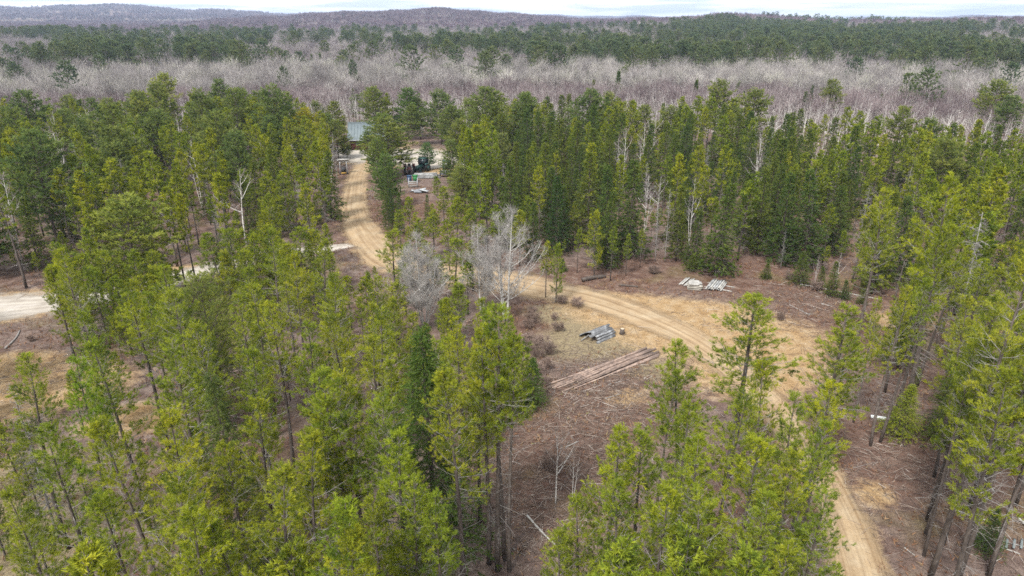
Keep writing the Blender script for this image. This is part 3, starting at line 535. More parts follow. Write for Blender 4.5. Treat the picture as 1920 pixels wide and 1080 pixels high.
# bare white stems
for a in [(250, 240, 366, 1, 'three-stemmed'), (605, 232, 354, 1, 'single-stemmed'), (1046, 800, 945, .9, 'slender'), (1078, 850, 938, .8, 'thin leaning'), (1215, 325, 440, 1.0, 'forked'), (1690, 165, 236, 1, 'many-stemmed'), (1740, 172, 236, 1, 'many-stemmed'), (1815, 150, 227, 1.3, 'broad many-stemmed'), (1570, 170, 246, 1, 'tall'), (1630, 190, 260, .8, 'tall'), (1783, 180, 246, .7, 'slender'), (440, 250, 350, .8, 'tall thin'), (1580, 475, 545, .8, 'thin'), (1535, 478, 540, .6, 'thin'), (150, 180, 260, 1, 'crooked'), (60, 170, 258, 1, 'crooked'), (627, 285, 338, .8, 'thin'), (1240, 330, 430, .9, 'leaning'), (815, 640, 740, .6, 'thin'), (1440, 200, 290, .8, 'tall'), (1480, 190, 290, .8, 'tall')]:
    tb(B, a[0], a[1], a[2], a[3], a[4])
for a in [(1855, 400, 700, 1.1, 'silver-grey'), (210, 290, 375, .9, 'pale grey'), (60, 320, 420, .9, 'pale grey'), (1240, 345, 492, .6, 'grey'), (1258, 355, 492, .5, 'grey'), (945, 300, 400, .9, 'grey'), (20, 720, 1020, .8, 'grey'), (1475, 430, 505, .8, 'grey')]:
    tb(DT, a[0], a[1], a[2], a[3], a[4])
HERO = len(POOL)
KEEP = [[(1000, 560), (1040, 545), (1050, 500), (1300, 497), (1500, 515), (1650, 560), (1650, 580), (1560, 580), (1530, 600), (1490, 600), (1480, 560), (1420, 540), (1360, 560), (1350, 620), (1280, 640), (1250, 690), (1230, 740), (1215, 780), (1190, 800), (1100, 810), (1085, 850), (1090, 930), (1030, 960), (985, 1010), (965, 1060), (960, 900), (990, 850), (1000, 760), (1015, 740), (1015, 690), (985, 650), (985, 590)],
        [(1640, 760), (1690, 830), (1740, 860), (1740, 1000), (1700, 1090), (1580, 1090), (1590, 970), (1620, 960), (1600, 870), (1630, 790)],
        [(635, 395), (650, 345), (665, 325), (695, 325), (705, 380), (695, 430), (725, 470), (722, 500), (690, 490), (645, 455)],
        [(625, 272), (660, 235), (702, 238), (705, 325), (640, 330)], [(742, 275), (790, 268), (805, 300), (852, 305), (852, 345), (790, 372), (755, 345), (745, 330)],
        [(0, 553), (65, 553), (85, 595), (75, 660), (0, 690)], [(330, 500), (400, 482), (400, 510), (330, 535)], [(770, 490), (850, 475), (850, 590), (760, 590)], [(895, 440), (1008, 440), (1008, 580), (895, 580)]]
CLEAR = [(985, 545), (1045, 497), (1300, 493), (1500, 510), (1650, 556), (1690, 640), (1650, 760), (1700, 850), (1745, 900), (1740, 1000), (1735, 1300), (880, 1300), (905, 1000), (940, 850), (1000, 740), (985, 650)]
CLEARW = [tuple(at(*p)[:2]) for p in CLEAR]
RED_OPEN = [tuple(at(*p)[:2]) for p in [(1580, 262), (1720, 228), (1960, 222), (1990, 285), (1750, 275)]]
YARD = [tuple(at(*p)[:2]) for p in [(610, 268), (860, 262), (880, 345), (800, 375), (745, 345), (700, 320), (640, 330)]]
SANDL = [tuple(at(*p)[:2]) for p in [(-80, 548), (90, 548), (110, 690), (-80, 720)]]
grid = {}
def taken(x, y, dmin):
    k = (int(x//4), int(y//4))
    for a in (-1, 0, 1):
        for b in (-1, 0, 1):
            for (u, v) in grid.get((k[0]+a, k[1]+b), ()):
                if (u-x)**2+(v-y)**2 < dmin*dmin: return True
    return False
def note_at(x, y): grid.setdefault((int(x//4), int(y//4)), []).append((x, y))
for p in POOL: note_at(p['x'], p['y'])
nc = 30000
d_ = np.sqrt(rng.random(nc)*(232**2-20**2)+20**2); a_ = rng.uniform(R(-47), R(47), nc); cx, cy = d_*np.sin(a_), d_*np.cos(a_)
cpx = project(np.column_stack([cx, cy, np.zeros(nc)])); pts = np.column_stack([cx, cy])
bad = inpoly(pts, CLEARW) | inpoly(pts, YARD) | inpoly(pts, SANDL) | near_road(cx, cy, .8)
opn = inpoly(pts, RED_OPEN)
lim = np.interp(cpx[:, 0], [-400, 300, 560, 900, 1250, 1500, 1700, 2300], [192, 176, 166, 166, 158, 158, 152, 150])
bad |= d_ > lim + 12*np.sin(cx/9.0+np.sin(cy/7))*np.sin(cx/23.0+2)
def choose(bx, d):
    u = rng.random()
    def pick(t):
        s = 0
        for k, p in t:
            s += p
            if u < s: return k
        return t[0][0]
    if d > 140:
        if bx < 950: return pick([(W, .46), (J, .40), (B, .07), (S, .07)])
        if bx < 1300: return pick([(S, .38), (J, .36), (W, .17), (B, .09)])
        return pick([(J, .60), (W, .10), (B, .12), (S, .18)])
    if d > 80:
        if bx < 700: return pick([(J, .66), (W, .20), (S, .07), (B, .03), (DT, .04)])
        if bx < 930: return pick([(J, .58), (S, .27), (W, .15)])
        if bx < 1580: return pick([(S, .63), (J, .31), (B, .03), (DT, .03)])
        return pick([(J, .68), (S, .25), (W, .03), (DT, .04)])
    if bx < 1000: return pick([(J, .86), (S, .07), (DT, .04), (W, .03)])
    return pick([(J, .76), (S, .20), (DT, .04)])
HR = {J: (6.5, 13.0), W: (9, 15.5), S: (4.0, 13.0), B: (8, 11.5), DT: (7, 11)}
for n in range(nc):
    if bad[n]: continue
    x, y, bx, by, d = cx[n], cy[n], cpx[n, 0], cpx[n, 1], d_[n]
    if opn[n] and rng.random() > .03: continue
    sp = 2.7 if d < 75 else 2.6
    if 930 < bx < 1600 and d > 76: sp = 2.8
    elif bx > 1580: sp = 2.6
    elif d > 120: sp = 2.8
    k = choose(bx, d)
    if k == W: sp += 1.0
    h = HR[k][0]+(HR[k][1]-HR[k][0])*rng.beta(1.5, 1.2)
    if rng.random() < .06: h *= 1.12
    if k == J and rng.random() < .22: h = rng.uniform(2.6, 5.5); sp = 1.7
    if taken(x, y, sp): continue
    if d < 60: h = min(h, 12.0)
    rad = {J: 1.5, W: 2.6, S: 1.0, B: 1.2, DT: .8}[k]
    zz = np.array([.35, .5, .65, .8, 1.0])*h
    T = np.vstack([np.column_stack([np.full(5, x+o), np.full(5, y), zz]) for o in (-rad, 0, rad)])
    pp = project(T)
    if any(inpoly(pp, kp).any() for kp in KEEP): continue
    if d < 60 and 930 < bx < 1660 and by > 500: continue
    put(k, x, y, h, rng.uniform(.85, 1.15)); note_at(x, y)

# belts of birch beyond the conifers: some are single trees, most merge into the wood
nb = 4200; rr_ = np.sqrt(rng.random(nb)*(215**2-142**2)+142**2); aa = rng.uniform(R(-46), R(46), nb)
BELT = []
for r_, a in zip(rr_, aa):
    x, y = r_*math.sin(a), r_*math.cos(a); bx = project([(x, y, 0)])[0, 0]; l0 = np.interp(bx, [-400, 300, 560, 900, 1250, 1500, 1700, 2300], [198, 182, 172, 172, 166, 166, 180, 186])
    if r_ < l0 or taken(x, y, 2.1) or inpoly(np.array([(x, y)]), RED_OPEN)[0]: continue
    h = rng.uniform(6.5, 9.5); note_at(x, y); BELT.append((x, y, h, r_))
BELT.sort(key=lambda b: b[3])
for x, y, h, r_ in BELT[:150]: put(B, x, y, h, rng.uniform(.8, 1.2))

# ------------------------------------------------------------------ individuals (largest 290 of a kind) and the rest as woods
for p in POOL:
    p['z'] = float(hgt(p['x'], p['y'])); p['dist'] = math.sqrt(p['x']**2+p['y']**2+(CAM_H-p['h']*.7)**2)
    pr = project([(p['x'], p['y'], p['h']*.75)])[0]; p['px'] = pr[:2]; p['in'] = -40 < pr[0] < 1960 and -40 < pr[1] < 1120
    p['imp'] = p['h']/p['dist']*(1 if p['in'] else .01)
LAND = {'the log pile': (1145, 690), 'the grey slab heap': (1125, 632), 'the white block stack': (1300, 537), 'the grey rail stack': (1345, 535), 'the twin bare aspen': (940, 590), 'the lone bare aspen': (797, 605),
        'the road bend': (715, 490), 'the pale sand patch': (40, 575), 'the blue-roofed house': (680, 282), 'the tractor': (768, 324), 'the white gantry': (645, 326), 'the long fallen pole': (1560, 555), 'the grey boards': (1890, 1030), 'the white tube': (1648, 786),
        'the four bare trunks': (935, 1065), 'the silver snag': (1790, 720), 'the broad white pine': (215, 545), 'the red heath opening': (1800, 245), 'the sandy track': (1600, 1000), 'the mossy hollow': (60, 960), 'the rail post': (1640, 580), 'the spruce wall': (1300, 495),
        'the far road end': (700, 296), 'the buried stump': (1100, 528), 'the reddish birches': (1000, 212), 'the birch clump': (1815, 225), 'the yellow-tipped pine': (575, 310), 'the pale layered pine': (300, 245), 'the open bracken slope': (260, 380), 'the side track': (420, 500)}
LAND = {k: at(*v)[:2] for k, v in LAND.items()}
ORD = 'nearest,second,third,fourth,fifth,sixth,seventh,eighth,ninth,tenth,eleventh,twelfth,thirteenth,fourteenth,fifteenth,sixteenth,seventeenth,eighteenth,nineteenth,twentieth,twenty-first,twenty-second,twenty-third,twenty-fourth,twenty-fifth,twenty-sixth,twenty-seventh,twenty-eighth,twenty-ninth,thirtieth,thirty-first,thirty-second,thirty-third,thirty-fourth,thirty-fifth'.split(',')
ORD[0] = 'first'
for tens, w_ in ((3, 'thirty'), (4, 'forty'), (5, 'fifty'), (6, 'sixty')):
    ORD += [w_+'-'+o_ for o_ in (['sixth', 'seventh', 'eighth', 'ninth'] if tens == 3 else ['first'] + ORD[1:9])]
LAND.update({k: at(*v)[:2] for k, v in {'the house birches': (640, 232), 'the middle birches': (1250, 240), 'the western birches': (380, 226), 'the dark spruce thicket': (1150, 400), 'the heath spruces': (1450, 330), 'the leaning birch': (1240, 430)}.items()})
KW = {J: 'jack pine', W: 'white pine', S: 'spruce', B: 'bare birch', AS: 'bare aspen', DT: 'dead grey tree'}
CAT = {J: 'pine', W: 'pine', S: 'spruce', B: 'birch', AS: 'aspen', DT: 'dead tree'}
GRP = {J: 'jack pines around the clearing', W: 'white pines', S: 'dark spruces', B: 'bare white birches', AS: 'bare aspens', DT: 'dead standing trees'}
kinds = {}
for p in POOL: kinds.setdefault(p['kind'], []).append(p)
INDIV, REST = [], []
for k, L in kinds.items():
    L.sort(key=lambda p: -p['imp']); ins = [p for p in L if p['in']]
    INDIV += ins[:290]; REST += ins[290:] + [p for p in L if not p['in']]
bins = {}
names_l = list(LAND); LP = np.array([LAND[n] for n in names_l])
for p in INDIV:
    v = np.array((p['x'], p['y'])); d = np.linalg.norm(LP-v, axis=1); a = int(np.argmin(d)); dv = unit(v-LP[a]); best, bi = -2, 0
    for q in range(len(LP)):
        if q == a or np.linalg.norm(LP[q]-LP[a]) < 3: continue
        c = float(unit(LP[q]-LP[a]) @ dv) - .0006*np.linalg.norm(LP[q]-LP[a])
        if c > best: best, bi = c, q
    bins.setdefault((p['kind'], a, bi), []).append((d[a], p))
for (k, a, b), L in bins.items():
    L.sort(key=lambda t: t[0])
    for n, (dd, p) in enumerate(L):
        hh = p['h']; lo, hi = HR.get(k, (8, 12)); size = 'tall' if hh > lo+(hi-lo)*.66 else ('short' if hh < lo+(hi-lo)*.3 else 'mid-sized')
        if p['note']: size = p['note'] if not p['note'].startswith('with') else size
        p['label'] = f"{size} {KW[k]}, {ORD[min(n, len(ORD)-1)]} from {names_l[a]} towards {names_l[b]}"
def lod_of(p): return 0 if p['dist'] < 72 else (1 if p['dist'] < 215 else 2)
def pick_var(p):
    l = lod_of(p); k = p['kind']
    if p.get('vk'): V = VAR[(p['vk'], 0)]; return V[int(rng.integers(len(V)))]
    if k == J and p['h'] < 9.3: k = 'young_jack'; l = 0 if p['dist'] < 115 else 1
    while (k, l) not in VAR: l -= 1
    V = VAR[(k, l)]; n = p['var'] if p['var'] is not None else int(rng.integers(len(V))); return V[n % len(V)]
def plant(p, name=None, meshes=None, base=None):
    k = p['kind']; tm, cm = meshes if meshes else pick_var(p)[2:4]; s = p['h']/(base or (YH if k == J and p['h'] < 9.3 else BASEH[k]))
    root = link(name or k, None, None, (p['x'], p['y'], p['z']-.04), p['rz'], label=p['label'], category=CAT[k], group=GRP[k])
    root.scale = (s*p['wide'], s*p['wide'], s); root.rotation_euler = (rng.normal()*.022, rng.normal()*.022, p['rz'])
    t = link('trunk', tm, root); c = link('crown', cm, root)
    if p['color']: c.color = (*p['color'], 1)
    return root
for p in INDIV: plant(p)

# scattering with geometry nodes for woods nobody could count
def scatter(name, protos, pts, rz, scale, idx, label):
    pc = bpy.data.collections.new(name+'_kinds')
    for n, me in enumerate(protos):
        o = bpy.data.objects.new(f'{name}_{n:02d}', me); pc.objects.link(o)
    me = bpy.data.meshes.new(name); me.vertices.add(len(pts)); me.vertices.foreach_set('co', np.asarray(pts, np.float32).ravel())
    for nm, ty, arr in (('rz', 'FLOAT', rz), ('sx', 'FLOAT', scale[:, 0]), ('sz', 'FLOAT', scale[:, 1])):
        me.attributes.new(nm, ty, 'POINT').data.foreach_set('value', np.asarray(arr, np.float32))
    me.attributes.new('idx', 'INT', 'POINT').data.foreach_set('value', np.asarray(idx, np.int32))
    o = link(name, me, kind='stuff', label=label)
    ng = bpy.data.node_groups.new(name, 'GeometryNodeTree'); ng.interface.new_socket('Geometry', in_out='INPUT', socket_type='NodeSocketGeometry'); ng.interface.new_socket('Geometry', in_out='OUTPUT', socket_type='NodeSocketGeometry')
    gi, go = ng.nodes.new('NodeGroupInput'), ng.nodes.new('NodeGroupOutput'); ip = ng.nodes.new('GeometryNodeInstanceOnPoints'); ci = ng.nodes.new('GeometryNodeCollectionInfo')
    ci.inputs[0].default_value = pc; ci.inputs[1].default_value = True; ci.inputs[2].default_value = True; ip.inputs['Pick Instance'].default_value = True
    def attr(nm, ty):
        a = ng.nodes.new('GeometryNodeInputNamedAttribute'); a.data_type = ty; a.inputs[0].default_value = nm; return a.outputs[0]
    cr_ = ng.nodes.new('ShaderNodeCombineXYZ'); LK(ng, attr('rz', 'FLOAT'), cr_.inputs[2]); cs = ng.nodes.new('ShaderNodeCombineXYZ'); sx = attr('sx', 'FLOAT'); LK(ng, sx, cs.inputs[0]); LK(ng, sx, cs.inputs[1]); LK(ng, attr('sz', 'FLOAT'), cs.inputs[2])
    LK(ng, gi.outputs[0], ip.inputs['Points']); LK(ng, ci.outputs[0], ip.inputs['Instance']); LK(ng, attr('idx', 'INT'), ip.inputs['Instance Index']); LK(ng, cr_.outputs[0], ip.inputs['Rotation']); LK(ng, cs.outputs[0], ip.inputs['Scale']); LK(ng, ip.outputs[0], go.inputs[0])
    m = o.modifiers.new('scatter', 'NODES'); m.node_group = ng
    return o
def joined(T, C, mats, off=None):
    b = MB(); v, f, m, t = T.arrays(); b.add(v, f, 0, t); b.m[-1] = m; v, f, m, t = C.arrays(); nm = len(mats)-1; b.add(v, f, nm, t); return b.mesh('wood', mats)
STUFFM = {J: [BARK, DEADW, F_JACK], W: [BARK, DEADW, F_WHITE], S: [BARK, DEADW, F_SPRUCE], B: [BIRCH, TW_PURPLE], DT: [DEADW, DEADW]}
for k in (J, W, S, B, DT):
    L = [p for p in REST if p['kind'] == k]
    if k == B:
        L = L + [dict(kind=B, x=x, y=y, z=float(hgt(x, y)), h=h, wide=rng.uniform(.8, 1.2), rz=rng.random()*6.28) for x, y, h, r_ in BELT[150:]]
    if not L: continue
    V = VAR[(k, 1 if (k, 1) in VAR else 0)][:3]
    scatter(k+'_forest', [joined(v[0], v[1], STUFFM[k]) for v in V], [(p['x'], p['y'], p['z']-.04) for p in L], [p['rz'] for p in L], np.array([(p['h']/BASEH[k]*p['wide'], p['h']/BASEH[k]) for p in L]), rng.integers(0, len(V), len(L)), f'{KW[k]}s crowded together in the wood beyond the nearer trees')

# ------------------------------------------------------------------ the far woods
def patch(seed, n, size, hr, twm, trm, nst, tl, rw, conic=None):
    """a piece of far wood: n coarse trees"""
    rg = np.random.default_rng(seed); b = MB(); px = rg.uniform(-size/2, size/2, (n, 2))
    for x, y in px:
        h = rg.uniform(*hr)
        if conic is None:
            b.sticks([(x, y, 0)], [(x+rg.normal()*.3, y+rg.normal()*.3, h*.85)], .0085*h+rw*.3, rw*.5, 0)
            m = nst; tt = np.clip(rg.normal(.5, .3), 0, 1); cr_w = h*rg.uniform(.17, .30); q = unit(rg.normal(size=(m, 3))); q[:, 2] = np.abs(q[:, 2])*1.25-.35; rho = rg.uniform(.25, .95, (m, 1))
            ctr = np.array((x, y, h*.62)); sc_ = np.array((cr_w, cr_w, h*.34)); P0 = ctr+q*rho*sc_; D = unit(q*sc_+np.array((0, 0, .55*cr_w)))+rg.normal(size=(m, 3))*.28
            b.sticks(P0, P0+unit(D)*(tl*rg.uniform(.5, 1.2, (m, 1))), rw, rw*.35, 1, np.clip(tt+rg.normal(size=m)*.12, 0, 1))
            lm = 6; q2 = unit(rg.normal(size=(lm, 3))); q2[:, 2] = np.abs(q2[:, 2])+.4; b.sticks(np.repeat([(x, y, h*.42)], lm, 0)+rg.normal(size=(lm, 3))*.25, np.array((x, y, h*.45))+q2*sc_*.8, rw*1.3, rw*.6, 0)
        else:
            b.sticks([(x, y, 0)], [(x, y, h*.95)], .012*h, .03, 0); m = nst; f = rg.random(m)**.8
            zz = h*(conic[0]+(1-conic[0])*f); rad = h*conic[1]*(np.sin(np.pi*(.30+.67*f))**.9)*np.sqrt(rg.uniform(.1, 1, m))*(.75+.35*np.sin(zz*2.4+x)); an = rg.random(m)*6.283
            P0 = np.column_stack([x+rad*np.cos(an), y+rad*np.sin(an), zz]); D = np.column_stack([np.cos(an), np.sin(an), rg.uniform(-.1, .5, m)])
            b.blades(rg, P0, D, tl*.4, 5, tl, rw, .6, 1, np.clip(rg.normal(.5, .2, m), 0, 1))
    return b.mesh('wood_patch', [trm, twm])
def vn(x, y, s, sd=0):
    x = np.asarray(x)/s+sd*3.1; y = np.asarray(y)/s-sd*1.7
    return (np.sin(x*1.1+1.3*np.sin(y*.9+sd))+np.sin(y*1.3+1.1*np.sin(x*.8-sd*2))+.6*np.sin(x*2.3+y*1.9+sd)+.5*np.sin(x*3.1-y*3.7))/3.1
def ringpts(r0, r1, n, am=46): r_ = np.sqrt(rng.random(n)*(r1*r1-r0*r0)+r0*r0); a = rng.uniform(R(-am), R(am), n); return r_*np.sin(a), r_*np.cos(a), r_, a
def wood(name, protos, x, y, smin, smax, label):
    n = len(x); s = rng.uniform(smin, smax, n); scatter(name, protos, np.column_stack([x, y, hgt(x, y)-.2]), rng.random(n)*6.283, np.column_stack([s*rng.uniform(.9, 1.15, n), s]), rng.integers(0, len(protos), n), label)
# reddish birch wood behind the front rows, then the pale aspen belt
P_PU = [patch(590+k, 8, 11, (6.5, 10.5), TW_PURPLE, BIRCH, 95, 1.2, .030) for k in range(5)]
x, y, r_, a = ringpts(198, 248, 420); wood('birch_thicket_forest', P_PU, x, y, .85, 1.15, 'reddish bare birch thicket in front of the pale aspens')
P_AS = [patch(600+k, 5, 12, (8, 13.5), TW_ASPEN, BIRCH, 150, 1.4, .032) for k in range(6)]
x, y, r_, a = ringpts(226, 332, 980); m = r_ > 238+12*vn(x, y, 25); wood('aspen_forest', P_AS, x[m], y[m], .75, 1.2, 'pale bare aspen wood in a belt across the valley')
# grey hardwoods and pines in the middle distance
P_LV = [patch(620+k, 6, 16, (8, 13.5), TW_LAV, ASPEN, 80, 1.8, .062) for k in range(5)]
x, y, r_, a = ringpts(318, 1150, 4300); wood('grey_hardwood_forest', P_LV, x, y, .8, 1.15, 'grey leafless hardwood forest filling the valley floor')
x, y, r_, a = ringpts(245, 1000, 9300); px_ = project(np.column_stack([x, y, np.zeros(len(x))]))[:, 0]
dens = vn(x, y, 15, 1)*.6 + vn(x, y, 42, 4)*1.15 + np.interp(px_, [-300, 0, 400, 900, 1200, 1700, 2300], [.1, .1, .1, .15, .32, .32, .1]) + np.interp(r_, [245, 300, 330, 400, 600, 1000], [-.55, -.35, .0, .15, .05, -.1]) + (r_ > 560)*np.interp(px_, [-200, 380, 520, 1180, 1320, 1700, 1850], [.1, .1, -.45, -.4, .35, .35, -.1])
m = (dens > .52) | (rng.random(len(x)) < .05); x, y = x[m], y[m]; n = len(x); V = VAR[(W, 2)]; s = rng.uniform(.85, 1.2, n)*(15.5/WH)
scatter('far_pine_forest', [joined(v[0], v[1], [BARK, DEADW, F_FAR]) for v in V], np.column_stack([x, y, hgt(x, y)]), rng.random(n)*6.283, np.column_stack([s*1.1, s]), rng.integers(0, len(V), n), 'dark green pines standing in clusters over the valley')
x, y, r_, a = ringpts(205, 700, 1100); n = len(x); V = VAR[(S, 2)]; s = rng.uniform(.45, 1.0, n)*np.where(r_ < 300, .85, 1)
scatter('far_spruce_forest', [joined(v[0], v[1], [BARK, DEADW, F_SPRUCE]) for v in V], np.column_stack([x, y, hgt(x, y)]), rng.random(n)*6.283, np.column_stack([s*.8, s]), rng.integers(0, len(V), n), 'small dark spruces scattered through the leafless wood')
# hills
P_HL = [patch(640+k, 9, 26, (10, 14), TW_HILL, ASPEN, 34, 3.2, .17) for k in range(5)]
P_PN = [patch(660+k, 6, 26, (12, 18), F_FAR, BARK, 34, 1.6, .8, (.18, .2)) for k in range(4)]
x, y, r_, a = ringpts(1050, 2500, 6200, 44); wood('hill_hardwood_forest', P_HL, x, y, .85, 1.15, 'purple-brown leafless forest on the near hills')
x, y, r_, a = ringpts(900, 2400, 5200, 44); px_ = project(np.column_stack([x, y, np.zeros(len(x))]))[:, 0]
dens = vn(x, y, 150, 7)*.7 + vn(x, y, 420, 2)*.5 + np.interp(r_, [900, 1150, 1500, 2400], [.0, -.05, -.45, -.7]) + np.interp(px_, [0, 1250, 1400, 1650, 1800, 2300], [0, 0, .55, .6, .15, .1])*(r_ < 1500)
m = dens > .64; wood('hill_pine_forest', P_PN, x[m], y[m], .85, 1.2, 'dark pines on the near hills')
m = rng.random(len(x)) < .012; wood('ridge_pine_forest', P_PN[:2], x[m], y[m], .5, .8, 'pines sticking out above the hill forest')
P_RG = [patch(680+k, 12, 70, (11, 16), TW_HILL, ASPEN, 30, 6, .5) for k in range(4)]
x, y, r_, a = ringpts(2500, 8000, 7500, 43); m = (hgt(x, y) > 14); wood('ridge_hardwood_forest', P_RG, x[m], y[m], .9, 1.3, 'bluish leafless forest on the far ridges')
x, y, r_, a = ringpts(3000, 6000, 500, 43); m = (hgt(x, y) > 40) & (vn(x, y, 600, 3) > .25); wood('far_ridge_pine_forest', P_PN, x[m], y[m], .9, 1.3, 'dark pine groups on the far ridge')

# ------------------------------------------------------------------ two bare aspens, brush, undergrowth
for px, py, h, seed, stems, lab, nm in [(797, 615, 9.6, 501, 5, 'lone many-stemmed bare aspen, pale grey, beside the road bend', 0), (948, 606, 11.3, 502, 3, 'tallest bare aspen of the twin clump, pale forked trunk', 0), (905, 592, 9.0, 503, 3, 'lower bare aspen of the twin clump, leaning outward', 0)]:
    T, C = bare(seed, h, 0, stems, .22 if stems > 3 else .15, .16, 24, 4, .8, .0086, r0=.0110*h, up=1.0)
    P = at(px, py); p = dict(kind=AS, x=P[0], y=P[1], z=float(hgt(P[0], P[1])), h=h, wide=1.0, rz=1.3*seed, label=lab, color=None)
    plant(p, 'aspen_tree', (T.mesh('trunk', [ASPEN]), C.mesh('crown', [TW_GREY])), h)
BR = [bare(520+k, 2.0, 0, 7, .38, .1, 5, 3, .5, .007, r0=.02, up=.6) for k in range(4)]
BRM = [(t.mesh('stems', [TW_BROWN]), c.mesh('twigs', [TW_BROWN])) for t, c in BR]
bushes = [(1000, 590), (1040, 600), (1005, 640), (985, 660), (1010, 670), (1110, 585), (1085, 580), (1150, 520), (1195, 525), (1230, 515), (1090, 545), (1410, 515), (1480, 525), (1590, 545), (1600, 530), (1565, 520), (640, 440), (735, 440), (630, 340), (612, 330), (622, 318), (1460, 600), (970, 700), (1070, 860), (1030, 880), (1690, 880), (1760, 900), (60, 640), (1010, 700), (990, 620), (1350, 500), (1250, 525), (1015, 655), (1035, 665), (1000, 610), (1045, 625), (990, 640), (1025, 690), (1040, 605), (995, 720), (1005, 570), (1060, 650), (1020, 720), (1075, 590), (1100, 600), (1055, 575), (1360, 520), (1440, 530), (1530, 545), (690, 480), (705, 500), (735, 470)]
LNB = {k: v for k, v in LAND.items()}
def near_label(items, noun, adj):
    """labels by rank of distance from the nearest landmark, towards a second one"""
    bins = {}; out = [None]*len(items)
    for n, v in enumerate(items):
        d = np.linalg.norm(LP-np.asarray(v)[:2], axis=1); a = int(np.argmin(d)); dv = unit(np.asarray(v)[:2]-LP[a]); best, bi = -2, 0
        for q in range(len(LP)):
            if q == a or np.linalg.norm(LP[q]-LP[a]) < 3: continue
            c = float(unit(LP[q]-LP[a]) @ dv) - .0006*np.linalg.norm(LP[q]-LP[a])
            if c > best: best, bi = c, q
        bins.setdefault((a, bi), []).append((d[a], n))
    for (a, b), L in bins.items():
        L.sort()
        for r_, (d, n) in enumerate(L): out[n] = f"{adj[n % len(adj)] if isinstance(adj, list) else adj} {noun}, {ORD[r_]} from {names_l[a]} towards {names_l[b]}"
    return out
bushes = [b_ for n_, b_ in enumerate(bushes) if (b_[0] < 1060 and b_[1] > 600) or n_ % 3 == 0]
BP = [at(*b) for b in bushes]; labs = near_label(BP, 'brush', 'leafless brown')
for n, P in enumerate(BP):
    t, c = BRM[n % 4]; s = rng.uniform(.4, .95); o = thing('brush_shrub', (P[0], P[1], float(hgt(P[0], P[1]))-.02), rng.random()*6.28, labs[n], 'shrub', 'leafless shrubs around the clearing'); o.scale = (s, s, s*rng.uniform(.5, .9)); link('stems', t, o); link('twigs', c, o)
# bracken, dead grass and slash
STICKM = plain('slash_wood', [(.3, (.20, .15, .115)), (.7, (.44, .36, .30))], 1.2, coord='Generated'); 
def tintmat(name, stops):
    m, t, o = mat(name); a = N(t, 'ShaderNodeAttribute', attribute_name='tint'); c = ramp(t, a.outputs['Fac'], stops).outputs[0]; d = N(t, 'ShaderNodeBsdfDiffuse'); LK(t, c, d.inputs[0]); LK(t, d.outputs[0], o.inputs[0]); return m
SLASH = tintmat('slash_wood_tint', [(0, (.13, .10, .085)), (.5, (.27, .205, .165)), (.85, (.40, .33, .28)), (1, (.55, .50, .45))])
BRACK = tintmat('bracken_tint', [(0, (.12, .055, .032)), (.45, (.23, .125, .075)), (.75, (.33, .235, .13)), (1, (.20, .20, .07))])
def gpts(n, rmax, rmin=22):
    r_ = np.sqrt(rng.random(n)*(rmax**2-rmin**2)+rmin**2); a = rng.uniform(R(-44), R(44), n); return r_*np.sin(a), r_*np.cos(a)
def off_roads(x, y, pad=-.6): return ~near_road(x, y, pad)
x, y = gpts(42000, 120); m = off_roads(x, y) & (vn(x, y, 3.5, 2)+.8*vn(x, y, 11, 5) > -.15) & (sandy(x, y) < .35); x, y = x[m], y[m]; n = len(x)
b = MB(); D = np.column_stack([rng.normal(size=n)*.9, rng.normal(size=n)*.9, np.ones(n)]); tint = np.clip(.42+.22*vn(x, y, 9, 8)+rng.normal(size=n)*.18, 0, 1)
b.blades(rng, np.column_stack([x, y, hgt(x, y)]), D, .12, 3, .30, .055, .8, 0, tint); b.build('undergrowth', BRACK, kind='stuff', label='rusty bracken and dead grass covering the forest floor')
x, y = gpts(15000, 105); xs = [x]; ys = [y]
for px, py, rad, n in [(1130, 780, 8, 2600), (1050, 900, 7, 1800), (1000, 1000, 5, 900), (1680, 880, 6, 800), (1800, 950, 8, 700), (1480, 580, 8, 1100), (1550, 560, 6, 700), (1150, 720, 6, 1200), (100, 700, 7, 600), (1060, 690, 5, 600)]:
    P = at(px, py); xs.append(P[0]+rng.normal(size=n)*rad*.5); ys.append(P[1]+rng.normal(size=n)*rad*.5)
x, y = np.concatenate(xs), np.concatenate(ys); m = off_roads(x, y, -1.0); x, y = x[m], y[m]; n = len(x); a = rng.random(n)*6.283; L = rng.gamma(2.0, .26, n)+.12; z = hgt(x, y)+rng.uniform(.01, .09, n)
P0 = np.column_stack([x, y, z]); P1 = P0+np.column_stack([np.cos(a)*L, np.sin(a)*L, rng.uniform(-.03, .10, n)]); rr0 = rng.uniform(.007, .02, n)
b = MB(); b.sticks(P0, P1, rr0, rr0*.6, 0, rng.random(n)**2.4); b.build('slash_litter', SLASH, kind='stuff', label='broken twigs and slash strewn over the clearing')

